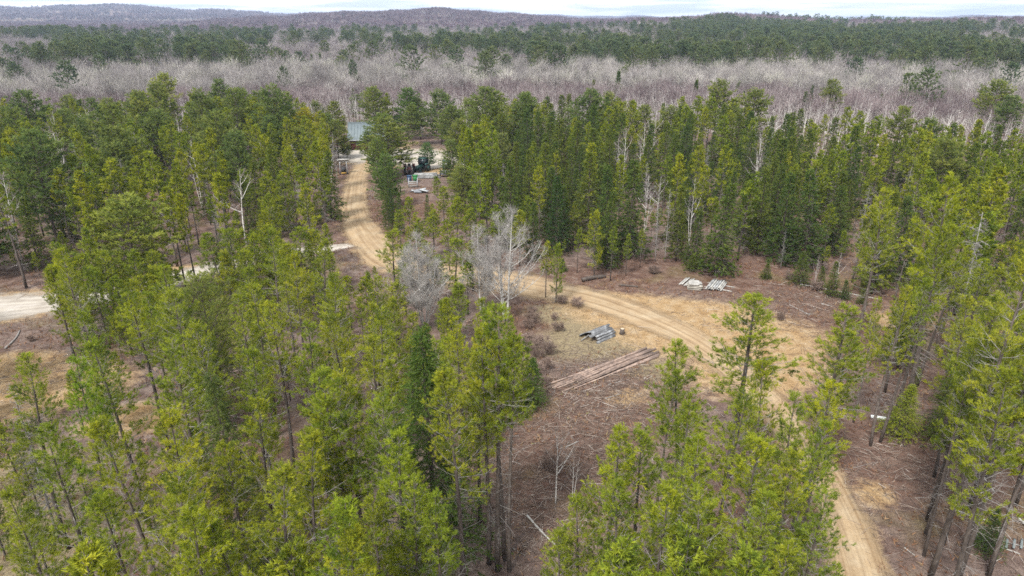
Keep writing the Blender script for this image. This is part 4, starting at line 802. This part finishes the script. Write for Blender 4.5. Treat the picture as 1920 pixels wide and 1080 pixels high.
# ------------------------------------------------------------------ fallen poles and branches (single things)
def pole(name, p0, p1, r0, r1, m, label, cat='log', group=None, z0=None, z1=None, twigs=0, endm=None, bend=.02):
    A = at(*p0) if len(p0) == 2 else np.array(p0); E = at(*p1) if len(p1) == 2 else np.array(p1)
    A = np.array((A[0], A[1], float(hgt(A[0], A[1]))+(r0 if z0 is None else z0))); E = np.array((E[0], E[1], float(hgt(E[0], E[1]))+(r1 if z1 is None else z1)))
    L = np.linalg.norm(E-A); t = np.linspace(0, 1, 9); d = unit(E-A); sd_ = np.array((-d[1], d[0], 0)); Q = (E-A)*t[:, None] + sd_*(np.sin(t*math.pi)*L*rng.normal()*bend + np.sin(t*9)*L*.002)[:, None]
    b = MB(); b.tube(Q, r0+(r1-r0)*t + rng.normal(size=9)*r0*.06, 8, 0)
    o = b.build(name, m, loc=tuple(A), smooth=False, label=label, category=cat, group=group)
    if twigs:
        q = MB(); a0, a1 = [], []
        for _ in range(twigs):
            f = rng.uniform(.3, 1); X = along(Q, f); a0.append(X); a1.append(X+unit(d*.6+rng.normal(size=3)*np.array((.7, .7, .5))+np.array((0, 0, .3)))*rng.uniform(.4, 1.2))
        q.sticks(a0, a1, .018, .008); q.build('side_branches', m, o)
    if endm:
        q = MB(); q.tube([-d*.012, d*.004], [r0*.93, r0*.93], 10); q.build('cut_end', endm, o)
        q = MB(); q.tube([Q[-1]-d*.004, Q[-1]+d*.012], [r1*.9, r1*.9], 8); q.build('cut_end', endm, o)
    return o
GREYW = plain('weathered_wood', [(.3, (.15, .146, .142)), (.5, (.27, .27, .266)), (.72, (.42, .42, .42))], 3, (1, 1, 1), objvar=.3, bump=.2)
WHITEW = plain('bleached_wood', [(.3, (.24, .23, .21)), (.6, (.40, .385, .36)), (.8, (.50, .49, .465))], 4, objvar=.12)
LOGB = plain('peeled_log_bark', [(.3, (.10, .075, .062)), (.48, (.21, .155, .13)), (.62, (.32, .235, .19)), (.8, (.40, .31, .25))], 2.2, (1, 1, 1), objvar=.28, bump=.3)
CUT = plain('cut_wood_end', [(.3, (.42, .33, .23)), (.7, (.58, .48, .36))], 12)
BIRCHLOG = BIRCH
pole('fallen_pole', (1500, 534), (1655, 563), .075, .04, WHITEW, 'long pale fallen pole lying along the edge of the spruces', 'log')
pole('fallen_birch', (1785, 843), (1862, 928), .07, .04, WHITEW, 'white fallen birch stem leaning between the tall pines', 'log', z0=.55, twigs=5)
pole('fallen_birch', (1780, 962), (1850, 985), .05, .03, WHITEW, 'thin white stem lying across the bracken under tall pines', 'log', twigs=3)
pole('fallen_birch', (1812, 1008), (1910, 1046), .06, .035, WHITEW, 'pale stem lying below the three grey boards', 'log', twigs=4)
pole('fallen_birch', (1815, 1000), (1850, 1040), .06, .04, WHITEW, 'short pale stem crossing another beside the grey boards', 'log', z0=.22)
pole('fallen_birch', (1850, 1018), (1925, 1035), .055, .05, DEADW, 'grey stem resting under the ends of three grey boards', 'log')
pole('fallen_birch', (1905, 985), (1940, 1010), .06, .05, WHITEW, 'white stem poking in beside the small round fir', 'log', z0=.3)
pole('fallen_branch', (988, 968), (1042, 1024), .07, .04, WHITEW, 'whitish bare branch lying in the open slash below the thin birch', 'branch', twigs=2)
pole('fallen_branch', (960, 1028), (985, 1042), .035, .02, WHITEW, 'short pale stick beside the four bare trunks', 'branch')
pole('fallen_branch', (1060, 840), (1085, 828), .05, .03, WHITEW, 'pale straight stick lying beyond the thin birch', 'branch')
pole('fallen_branch', (1135, 748), (1165, 738), .04, .025, WHITEW, 'pale stick on the slash below the log pile', 'branch')
pole('fallen_branch', (1140, 722), (1170, 715), .04, .02, DEADW, 'grey forked stick just below the log pile', 'branch', twigs=3)
pole('fallen_branch', (1480, 572), (1520, 592), .05, .03, DEADW, 'grey brushy limb lying in the clearing behind the lone pine', 'branch', twigs=14)
pole('fallen_branch', (1540, 570), (1560, 575), .05, .04, WHITEW, 'short white stick on the clearing floor', 'branch')
pole('fallen_branch', (1580, 885), (1640, 870), .02, .012, DEADW, 'thin grey twig beside the sandy track', 'branch')
pole('fallen_branch', (1695, 1030), (1715, 1045), .03, .02, WHITEW, 'little white stick on the bare ground beside the track', 'branch')
pole('fallen_branch', (10, 655), (38, 622), .09, .06, DEADW, 'grey crooked limb lying on bare earth beside pale sand', 'branch', twigs=3)
pole('fallen_branch', (18, 1020), (110, 930), .05, .02, DEADW, 'long thin grey limb in the mossy hollow', 'branch', twigs=4)
pole('fallen_log', (1092, 529), (1135, 522), .28, .2, BARK, 'dark rotten log with grey roots at the clearing edge', 'log', twigs=12)
pole('fallen_log', (1160, 537), (1196, 540), .12, .10, BARK, 'dark log half sunk in bracken at the clearing edge', 'log')
pole('fallen_log', (1310, 497), (1335, 505), .12, .1, DEADW, 'grey broken logs tucked between two small spruces', 'log', twigs=5)
for px, lab in ((1500, 'white-topped stake at the end of the long pole'), (1538, 'pale stake standing behind the long pole')):
    P = at(px, 534 if px == 1500 else 540); b = MB(); b.box((0, 0, .35), (.09, .09, .7)); o = b.build('stake', WHITEW, loc=(P[0], P[1], float(hgt(P[0], P[1])))); o['label'] = lab; o['category'] = 'stake'; o['kind'] = 'thing'
    b = MB(); b.poly(np.array([(-.045, -.045, .7), (.045, -.045, .7), (.045, .045, .7), (-.045, .045, .7), (0, 0, .78)]), [(0, 1, 4), (1, 2, 4), (2, 3, 4), (3, 0, 4)]); b.build('point', WHITEW, o)
P = at(1166, 627); b = MB(); b.tube([(0, 0, -.05), (0, 0, .25), (0.02, 0, .55)], [.27, .22, .21], 11); o = b.build('tree_stump', BARK, loc=(P[0], P[1], float(hgt(P[0], P[1])))); o['label'] = 'dark upright stump standing on grass behind the log pile'; o['category'] = 'stump'
b = MB(); b.tube([(0.02, 0, .54), (.02, 0, .562)], [.18, .18], 11); b.build('cut_face', CUT, o)
P = at(1648, 786); b = MB(); t = np.linspace(-.55, .55, 5); b.tube(np.column_stack([t, -t*.35, np.full(5, .13)]), [.12, .13, .13, .13, .12], 12); o = b.build('white_tube', plain('white_plastic', [(.4, (.62, .64, .66)), (.7, (.74, .75, .76))], 3, rough=.4, spec=.4), loc=(P[0], P[1], float(hgt(P[0], P[1])))); o['label'] = 'short white tube lying at the foot of the pines'; o['category'] = 'tube'
b = MB(); b.tube([(-.56, .196, .13), (-.549, .192, .13)], [.09, .09], 10); b.build('bore_shade_disc', BARK, o)  # dark disc on the capped end, painted for the shade inside the tube

# ------------------------------------------------------------------ the log pile
A = at(1222, 664); E = at(1060, 724); u = unit(E[:2]-A[:2]); v = np.array((-u[1], u[0])); zg = float(hgt(*(A[:2]+E[:2])/2))
lay = [(k, 0) for k in range(10)] + [(k+.5, 1) for k in (1, 2, 4, 5, 7)]
names_pos = ['on the road-side edge of the pile'] + [f'{ORD[q]} along from the road side, bottom layer' for q in range(1, 9)] + ['on the slash-side edge of the pile'] + [f'{ORD[q]} of the upper layer from the road side' for q in range(5)]
for n, (k, l) in enumerate(lay):
    r0 = rng.uniform(.085, .125); r1 = rng.uniform(.04, .06); off0 = (k-4.6)*.20; off1 = (k-4.6)*.20+rng.normal()*.16; s0 = rng.normal()*.35; L = np.linalg.norm(E[:2]-A[:2])*rng.uniform(.78, 1.12) if n not in (8, 9) else np.linalg.norm(E[:2]-A[:2])*1.14
    p0 = A[:2]-v*off0+u*s0; p1 = A[:2]-v*off1+u*L
    z0 = r0 if l == 0 else .25+r0*.4; z1 = r1+.02 if l == 0 else .15
    pole('log', (p0[0], p0[1], 0), (p1[0], p1[1], 0), r0, r1, LOGB, 'long brown log ' + names_pos[n], 'log', 'logs of the long log pile', z0, z1, endm=CUT, bend=.008)

# ------------------------------------------------------------------ weathered slab heap
def board(name, c, d, L, w_, t_, m, label, cat, group, tilt=0.0, roll=0.0):
    d = unit(np.asarray(d, float)); a = math.atan2(d[1], d[0]); b = MB(); n = 5; xs = np.linspace(-L/2, L/2, n); wv = w_*(1+rng.normal(size=n)*.06)
    V = []
    for x_, ww in zip(xs, wv): V += [(x_, -ww/2, -t_/2), (x_, ww/2, -t_/2), (x_, ww*.42, t_/2), (x_, -ww*.42, t_/2)]
    Q = []
    for k in range(n-1):
        for j in range(4): Q.append((k*4+j, k*4+(j+1) % 4, k*4+4+(j+1) % 4, k*4+4+j))
    Q += [(3, 2, 1, 0), ((n-1)*4, (n-1)*4+1, (n-1)*4+2, (n-1)*4+3)]
    b.poly(np.array(V), Q); o = b.build(name, m, loc=tuple(c), label=label, category=cat, group=group); o.rotation_euler = (roll, tilt, a); o.rotation_mode = 'XYZ'; return o
A = at(1101, 640); E = at(1143, 622); u = unit(E[:2]-A[:2]); v = np.array((-u[1], u[0])); c0 = (A[:2]+E[:2])/2; zg = float(hgt(*c0))
GREYD = plain('dark_weathered_slab', [(.3, (.07, .07, .073)), (.5, (.16, .162, .168)), (.75, (.32, .33, .34))], 2.4, objvar=.45, bump=.2)
for n in range(11):
    f = (n-5)/5; off = f*1.05; z = .62*(1-abs(f)**1.6)+.07; c = c0 + v*off*-1 + u*rng.normal()*.15
    roll = math.atan2(.99*abs(f)**.6*np.sign(f), 1.05)
    board('wood_slab', (c[0], c[1], zg+z), (u[0], u[1]), rng.uniform(2.2, 3.2), rng.uniform(.20, .34), .06, GREYD, f"weathered grey slab, {ORD[n]} across the arched heap from the aspen side", 'slab', 'weathered slabs of the arched heap', tilt=rng.normal()*.02, roll=roll)
for n in range(9):
    c = c0 + v*(((n % 5)-2)*.30+(.15 if n > 4 else 0)); z = .13 if n < 5 else .34
    if n in (0, 4): z = .12
    b = MB(); b.tube(np.column_stack([np.linspace(-1., 1., 4)*u[0], np.linspace(-1., 1., 4)*u[1], np.zeros(4)]), .13, 8); o = b.build('support_log', BARK, loc=(c[0], c[1], zg+z), label=f"dark round log under the arched slabs, {'lower' if n < 5 else 'upper'} row, {ORD[n % 5]} from the aspen side", category='log', group='logs under the slab heap')
pole('wood_slab', (1090, 641), (1106, 634), .05, .05, GREYW, 'loose grey slab poking out of the low end of the heap', 'slab', z1=.3)

# ------------------------------------------------------------------ pale lumber stacks at the far edge of the clearing
C = at(1302, 541); zg = float(hgt(*C[:2])); a = R(-12); u = np.array((math.cos(a), math.sin(a))); v = np.array((-u[1], u[0]))
CREAM = plain('cream_lumber', [(.3, (.22, .205, .175)), (.7, (.37, .345, .30))], 3, objvar=.16)
rows = ['lowest', 'second', 'third', 'topmost']
for r_ in range(4):
    for k in range(4):
        c = C[:2] + v*(k-1.5)*.32 + u*rng.normal()*.04
        board('sawn_block', (c[0], c[1], zg+.10+r_*.195), u, rng.uniform(1.25, 1.6) if r_ < 3 else rng.uniform(.9, 1.5), rng.uniform(.24, .31), .19, CREAM if r_ < 3 else WHITEW, f"pale sawn timber, {rows[r_]} course of the block stack, {ORD[k]} from the track", 'timber', 'timbers of the pale block stack')
C2 = at(1290, 531); d = unit(at(1302, 521)[:2]-at(1282, 536)[:2]); v2 = np.array((-d[1], d[0]))
for k in range(5):
    c = C2[:2] + v2*(k-2)*-.30; board('pale_board', (c[0], c[1], float(hgt(*c))+.12+.10*(k % 2)), d, 2.2, .2, .07, WHITEW, f"white board leaning out behind the block stack, {ORD[k]} of five", 'board', 'white boards behind the block stack', tilt=-.06)
C3 = at(1343, 538); d = unit(at(1352, 524)[:2]-at(1335, 546)[:2]); v3 = np.array((-d[1], d[0])); zg = float(hgt(*C3[:2]))
for k in range(2):
    c = C3[:2] + d*(k-.5)*1.4 - v3*.35
    board('bearer', (c[0], c[1], zg+.06), v3, 3.0, .12, .11, WHITEW, ['pale bearer under the track end of the rail stack', 'pale bearer under the forest end of the rail stack'][k], 'board', 'bearers under the rail stack')
for l in range(3):
    for k in range(7-l):
        c = C3[:2] - v3*((k-3+.5*l)*.26) + d*rng.normal()*.12
        board('grey_rail', (c[0], c[1], zg+.18+l*.13), d, rng.uniform(2.4, 2.9), .17, .11, GREYW if (k+l) % 3 else WHITEW, f"silvery rail, {['bottom', 'middle', 'top'][l]} layer of the rail stack, {ORD[k]} from the pole side", 'rail', 'silvery rails in the far stack')
pole('fallen_branch', (1315, 540), (1328, 543), .04, .03, WHITEW, 'pale stick between the two lumber stacks', 'branch')
for k in range(3):
    P = at(1884+k*14, 1030); board('metal_rail', (P[0], P[1], float(hgt(P[0], P[1]))+.16), unit(at(1886, 1018)[:2]-at(1882, 1042)[:2]), .95, .13, .06, plain('pale_green_grey_board', [(.3, (.13, .15, .15)), (.7, (.20, .22, .22))], 3), f"pale grey-green board laid across stems, {ORD[k]} of three", 'board', 'three grey boards across stems', tilt=.04)

# ------------------------------------------------------------------ house and yard
RED = plain('dark_red_siding', [(.3, (.10, .032, .024)), (.7, (.15, .05, .036))], 2, (1, 1, 6)); ROOF = plain('blue_grey_metal_roof', [(.3, (.12, .15, .16)), (.7, (.165, .195, .205))], 1.2, rough=.5, spec=.4)
WHITEP = plain('white_paint', [(.3, (.30, .31, .32)), (.7, (.40, .41, .42))], 3, rough=.5); DARKM = plain('dark_metal', [(.3, (.02, .02, .022)), (.7, (.06, .06, .062))], 5, rough=.55); TYRE = plain('tyre_rubber', [(.3, (.015, .015, .015)), (.7, (.04, .038, .036))], 8)
GLASS = plain('window_glass', [(.4, (.03, .04, .05)), (.6, (.06, .07, .08))], 1, rough=.1, spec=.6); YELM = plain('yellow_paint', [(.3, (.32, .19, .03)), (.7, (.42, .26, .05))], 3, rough=.5); GREEND = plain('dark_green_paint', [(.3, (.012, .05, .045)), (.7, (.03, .085, .075))], 3, rough=.45, spec=.4); TRED = plain('rust_red_paint', [(.3, (.10, .03, .025)), (.7, (.16, .05, .04))], 3, rough=.5)
GREYM = plain('galvanised_metal', [(.3, (.12, .125, .14)), (.7, (.20, .205, .22))], 4, rough=.5, spec=.4); BLUEP = plain('blue_plastic', [(.3, (.03, .06, .12)), (.7, (.05, .09, .16))], 3, rough=.45); GRNP = plain('green_plastic', [(.3, (.03, .16, .05)), (.7, (.05, .22, .07))], 3, rough=.45)
H = at(693, 281); hz = float(hgt(H[0], H[1])); house = thing('house', (H[0], H[1]+2.8, hz), R(6), 'red house with a blue-grey metal roof half hidden by pines', 'house')
wd, dp, eh, rh = 9.0, 6.4, 2.5, 3.2
b = MB(); b.box((0, 0, eh/2), (wd, dp, eh)); b.poly(np.array([(-wd/2, -dp/2, eh), (-wd/2, dp/2, eh), (-wd/2, 0, eh+rh-.15), (wd/2, -dp/2, eh), (wd/2, dp/2, eh), (wd/2, 0, eh+rh-.15)]), [(0, 2, 1), (3, 4, 5)]); b.build('wall', RED, house)
b = MB(); o_ = .5
for s in (-1, 1):
    V = np.array([(-wd/2-o_, s*(dp/2+o_), eh-.25), (wd/2+o_, s*(dp/2+o_), eh-.25), (wd/2+o_, 0, eh+rh), (-wd/2-o_, 0, eh+rh)]); V = np.vstack([V, V+np.array((0, 0, .08))]); b.poly(V, [(4, 5, 6, 7), (0, 3, 2, 1), (0, 1, 5, 4), (1, 2, 6, 5), (2, 3, 7, 6), (3, 0, 4, 7)])
rf = b.build('roof', ROOF, house)
for k in range(15):
    x_ = -wd/2-.4+k*(wd+.8)/14; q = MB(); q.sticks([(x_, -dp/2-o_, eh-.14)], [(x_, -.05, eh+rh+.1)], .03, .03); q.build('roof_seam', ROOF, rf)
q = MB(); q.sticks([(-wd/2-.5, 0, eh+rh+.1)], [(wd/2+.5, 0, eh+rh+.1)], .09, .09); q.build('ridge_cap', ROOF, rf)
b = MB(); b.box((0, -dp/2-o_-.02, eh-.2), (wd+1, .05, .2)); b.build('fascia', WHITEP, house)
for x_ in (-2.6, 2.6):
    b = MB(); b.box((x_, -dp/2-.03, 1.45), (1.1, .06, 1.0)); wn = b.build('window', WHITEP, house); q = MB(); q.box((x_, -dp/2-.07, 1.45), (.94, .03, .84)); q.build('pane', GLASS, wn)
b = MB(); b.box((0, -dp/2-.03, 1.02), (.95, .06, 2.0)); dr = b.build('door', WHITEP, house); q = MB(); q.box((.36, -dp/2-.09, 1.0), (.06, .05, .12)); q.build('handle', DARKM, dr)
def wheel(parent, c, r, w_, m=None):
    b = MB(); x, y, z = c; t = np.array([-w_/2, -w_*.3, 0, w_*.3, w_/2]); b.tube(np.column_stack([x+t, np.full(5, y), np.full(5, z)]), np.array([.8, .97, 1, .97, .8])*r, 16); wh = b.build('wheel', TYRE, parent); q = MB(); q.tube([(x-w_/2-.02, y, z), (x+w_/2+.02, y, z)], [r*.5, r*.5], 12); q.build('rim', m or DARKM, wh)
def tractor(px, py, rz, body, frame, label, cab, name='tractor', k=1.0):
    P = at(px, py); t = thing(name, (P[0], P[1], float(hgt(P[0], P[1]))+.03), rz, label, 'tractor'); t.scale = (k, k, k)
    for s in (-1, 1): wheel(t, (s*.82, .75, .72), .72, .42, body); wheel(t, (s*.66, -1.15, .42), .42, .26, body)
    b = MB(); V = np.array([(-.36, -1.75, .62), (.36, -1.75, .62), (.40, .1, .62), (-.40, .1, .62), (-.32, -1.70, 1.15), (.32, -1.70, 1.15), (.38, .1, 1.38), (-.38, .1, 1.38)]); b.poly(V, [(3, 2, 1, 0), (4, 5, 6, 7), (0, 1, 5, 4), (1, 2, 6, 5), (2, 3, 7, 6), (3, 0, 4, 7)]); b.build('hood', body, t)
    b = MB(); b.box((0, -1.77, .9), (.5, .05, .4)); b.build('grille', DARKM, t)
    b = MB(); b.box((0, .55, .8), (.7, 1.2, .5)); b.box((0, -.5, .55), (.4, 2.2, .3)); b.build('chassis', DARKM, t)
    b = MB(); b.box((0, .6, 1.15), (.5, .5, .12)); b.box((0, .85, 1.4), (.5, .1, .5)); b.build('seat', DARKM, t)
    for s in (-1, 1):
        b = MB(); b.box((s*.78, .75, 1.5), (.42, 1.1, .06)); b.box((s*.78, .2, 1.36), (.42, .06, .3)); b.build('fender', body, t)
    if cab:
        b = MB(); b.box((0, .5, 2.45), (1.4, 1.5, .1)); b.build('cab_roof', body, t); b = MB(); b.box((0, .5, 1.9), (1.2, 1.25, .9)); b.build('cab_glass', GLASS, t)
        for sx in (-1, 1):
            for sy in (-.15, 1.15): b = MB(); b.box((sx*.63, sy, 1.9), (.08, .08, 1.0)); b.build('cab_post', body, t)
    else:
        for s in (-1, 1): b = MB(); b.tube([(s*.55, .95, .9), (s*.55, .95, 1.8), (s*.5, .95, 2.45)], .055, 6); b.build('rollbar_post', frame, t)
        b = MB(); b.box((0, .55, 2.5), (1.3, 1.3, .07)); b.build('canopy', GREYM, t)
        for s in (-1, 1): b = MB(); b.tube([(s*.42, -1.6, .5), (s*.46, -.7, 1.35), (s*.46, .0, 1.5)], .06, 6); b.build('loader_arm', frame, t)
    b = MB(); b.tube([(.15, -.6, 1.2), (.15, -.6, 1.9)], .04, 8); b.build('exhaust', DARKM, t)
    b = MB(); a_ = np.linspace(0, 6.283, 13); b.tube(np.column_stack([.2*np.cos(a_), .15+.08*np.sin(a_), 1.55+.18*np.sin(a_)]), .018, 5, cap=False); b.build('steering_wheel', DARKM, t)
tractor(768, 326, R(8), TRED, WHITEP, 'dark red tractor with pale loader arms parked on the sand', False, k=1.1)
tractor(791, 322, R(-35), GREEND, GREEND, 'dark green tractor with a cab beside a heap of poles', True, k=1.05)
# grey firewood and pole heap, trailer, bins
C = at(800, 333); zg = float(hgt(*C[:2]))
for l in range(3):
    for k in range(7-l):
        c = C[:2] + np.array((0, (k-3+.5*l)*.30)); b = MB(); L = rng.uniform(3.4, 4.6); b.tube(np.column_stack([np.linspace(-L/2, L/2, 5), np.zeros(5), rng.normal(size=5)*.01]), rng.uniform(.11, .15), 8); o = b.build('stacked_pole', GREYW, loc=(c[0]+rng.normal()*.25, c[1], zg+.14+l*.25), rz=rng.normal()*.04, label=f"grey weathered pole, {['bottom', 'middle', 'top'][l]} layer of the yard heap, {ORD[k]} from the bins", category='pole', group='grey poles heaped in the yard')
        q = MB(); q.tube([(-L/2-.012, 0, 0), (-L/2+.004, 0, 0)], [.1, .1], 8); q.build('cut_end', CUT, o)
board('pale_board', (C[0]+.8, C[1]+.2, zg+.86), (1, .1, 0), 2.6, .3, .05, WHITEW, 'pale plank lying on top of the grey pole heap', 'board', None)
P = at(838, 331); tr = thing('utility_trailer', (P[0], P[1], float(hgt(P[0], P[1]))+.02), R(12), 'grey utility trailer with a sloping cover beside the pine trunk', 'trailer')
b = MB(); b.box((0, 0, .62), (2.3, 1.4, .4)); b.build('bed', GREYM, tr)
b = MB(); V = np.array([(-1.2, -.75, .84), (1.2, -.75, .84), (1.2, .75, .84), (-1.2, .75, .84), (-.95, -.2, 1.15), (.95, -.2, 1.15), (.95, .3, 1.15), (-.95, .3, 1.15)]); b.poly(V, [(4, 5, 6, 7), (0, 1, 5, 4), (1, 2, 6, 5), (2, 3, 7, 6), (3, 0, 4, 7), (3, 2, 1, 0)]); b.build('cover', GREYM, tr)
wheel(tr, (-1.28, 0, .36), .36, .2, GREYM); wheel(tr, (1.28, 0, .36), .36, .2, GREYM); b = MB(); b.tube([(0, -.7, .5), (0, -1.9, .45)], .05, 6); b.build('tow_bar', DARKM, tr)
P = at(838, 317); o = thing('storage_cabin', (P[0], P[1], float(hgt(P[0], P[1]))), R(-10), 'small dark teal storage box standing behind the trailer', 'storage box')
b = MB(); b.box((0, 0, .8), (1.5, 1.2, 1.6)); b.build('body', GREEND, o); b = MB(); b.box((0, 0, 1.66), (1.75, 1.45, .1)); b.build('lid', GREEND, o); b = MB(); b.box((0, -.62, .75), (.8, .05, 1.3)); b.build('door', GREYM, o)
def bin_(px, py, m, label):
    P = at(px, py); o = thing('wheeled_bin', (P[0], P[1], float(hgt(P[0], P[1]))), R(5), label, 'bin')
    V = np.array([(-.32, -.3, .08), (.32, -.3, .08), (.32, .3, .08), (-.32, .3, .08), (-.4, -.4, 1.15), (.4, -.4, 1.15), (.4, .4, 1.15), (-.4, .4, 1.15)]); b = MB(); b.poly(V, [(3, 2, 1, 0), (4, 5, 6, 7), (0, 1, 5, 4), (1, 2, 6, 5), (2, 3, 7, 6), (3, 0, 4, 7)]); b.build('body', m, o)
    b = MB(); b.box((0, -.02, 1.2), (.9, .9, .09)); b.build('lid', m, o); wheel(o, (-.34, .34, .14), .14, .08); wheel(o, (.34, .34, .14), .14, .08)
bin_(768, 342, BLUEP, 'dark blue wheeled bin behind the white railing'); bin_(779, 341, GRNP, 'green wheeled bin behind the white railing')
P = at(775, 352); o = thing('white_railing', (P[0], P[1], float(hgt(P[0], P[1]))), R(4), 'white railed stand with a pale panel near two bins', 'stand')
for sx in (-.75, .75):
    for sy in (-.4, .4): b = MB(); b.box((sx, sy, .65 if sy < 0 else .8), (.1, .1, 1.3 if sy < 0 else 1.6)); b.build('post', WHITEP, o)
for zz in (.35, .75, 1.15): b = MB(); b.box((0, -.4, zz), (1.4, .06, .09)); b.build('rail', WHITEP, o)
b = MB(); b.box((0, 0, .95), (1.4, .7, .06)); b.build('panel', CREAM, o)
for k in range(6):
    c = at(776+k*4, 361+(k % 3)*1.5); board('roofing_sheet', (c[0], c[1], float(hgt(c[0], c[1]))+.2+.06*k), (1, .5-.2*k, 0), rng.uniform(1.4, 2.2), .7, .05, WHITEP if k % 2 else GREYM, f"pale roofing sheet in the low heap before the railing, {ORD[k]} from the road", 'roofing sheet', 'pale roofing sheets heaped by the railing', tilt=rng.normal()*.12, roll=rng.normal()*.15)
P = at(645, 327); o = thing('sawmill_gantry', (P[0], P[1], float(hgt(P[0], P[1]))), R(10), 'white two-legged gantry with a yellow base beside the road', 'gantry')
for s in (-1, 1): b = MB(); b.tube([(s*.75, 0, 0), (s*.62, .25, 2.0), (s*.60, .3, 2.6)], .09, 8); b.build('leg', WHITEP, o)
b = MB(); b.box((0, .3, 2.65), (2.2, .35, .16)); b.build('top_beam', WHITEW, o)
for k in range(4): b = MB(); b.box((rng.normal()*.15, .1+k*.25, 2.79), (2.0+rng.random()*.5, .16, .08)); b.build('plank', WHITEW, o)
b = MB(); b.box((0, -.2, .3), (.9, .35, .2)); b.build('base', YELM, o); b = MB(); b.box((0, .3, .9), (.9, .7, .9)); b.build('engine', DARKM, o); wheel(o, (.72, -.3, .28), .28, .16); wheel(o, (-.72, -.3, .28), .28, .16)
P = at(655, 281); o = thing('quad_bike', (P[0], P[1], float(hgt(P[0], P[1]))), R(70), 'black quad bike parked at the corner of the red house', 'quad bike')
for sx in (-1, 1):
    for sy in (-.6, .6): wheel(o, (sx*.5, sy, .32), .32, .24)
b = MB(); b.box((0, 0, .62), (.5, 1.5, .3)); b.box((0, -.65, .75), (1.0, .5, .1)); b.box((0, .65, .75), (1.0, .5, .1)); b.build('body', DARKM, o); b = MB(); b.box((0, .2, .85), (.35, .7, .16)); b.build('seat', TYRE, o); b = MB(); b.tube([(-.4, -.3, 1.08), (0, -.35, 1.1), (.4, -.3, 1.08)], .025, 6); b.build('handlebar', DARKM, o)

# ------------------------------------------------------------------ haze
b = MB(); b.box((0, 4200, 54), (17500, 10800, 118)); hm, ht, ho = mat('haze_air'); pv = N(ht, 'ShaderNodeVolumePrincipled', inp={'Density': 1.35e-4, 'Anisotropy': 0.1}); pv.inputs['Color'].default_value = (.62, .75, 1.0, 1); LK(ht, pv.outputs[0], ho.inputs['Volume'])
hz_ = b.build('haze', hm, kind='stuff', label='thin bluish air between the camera and the far hills')
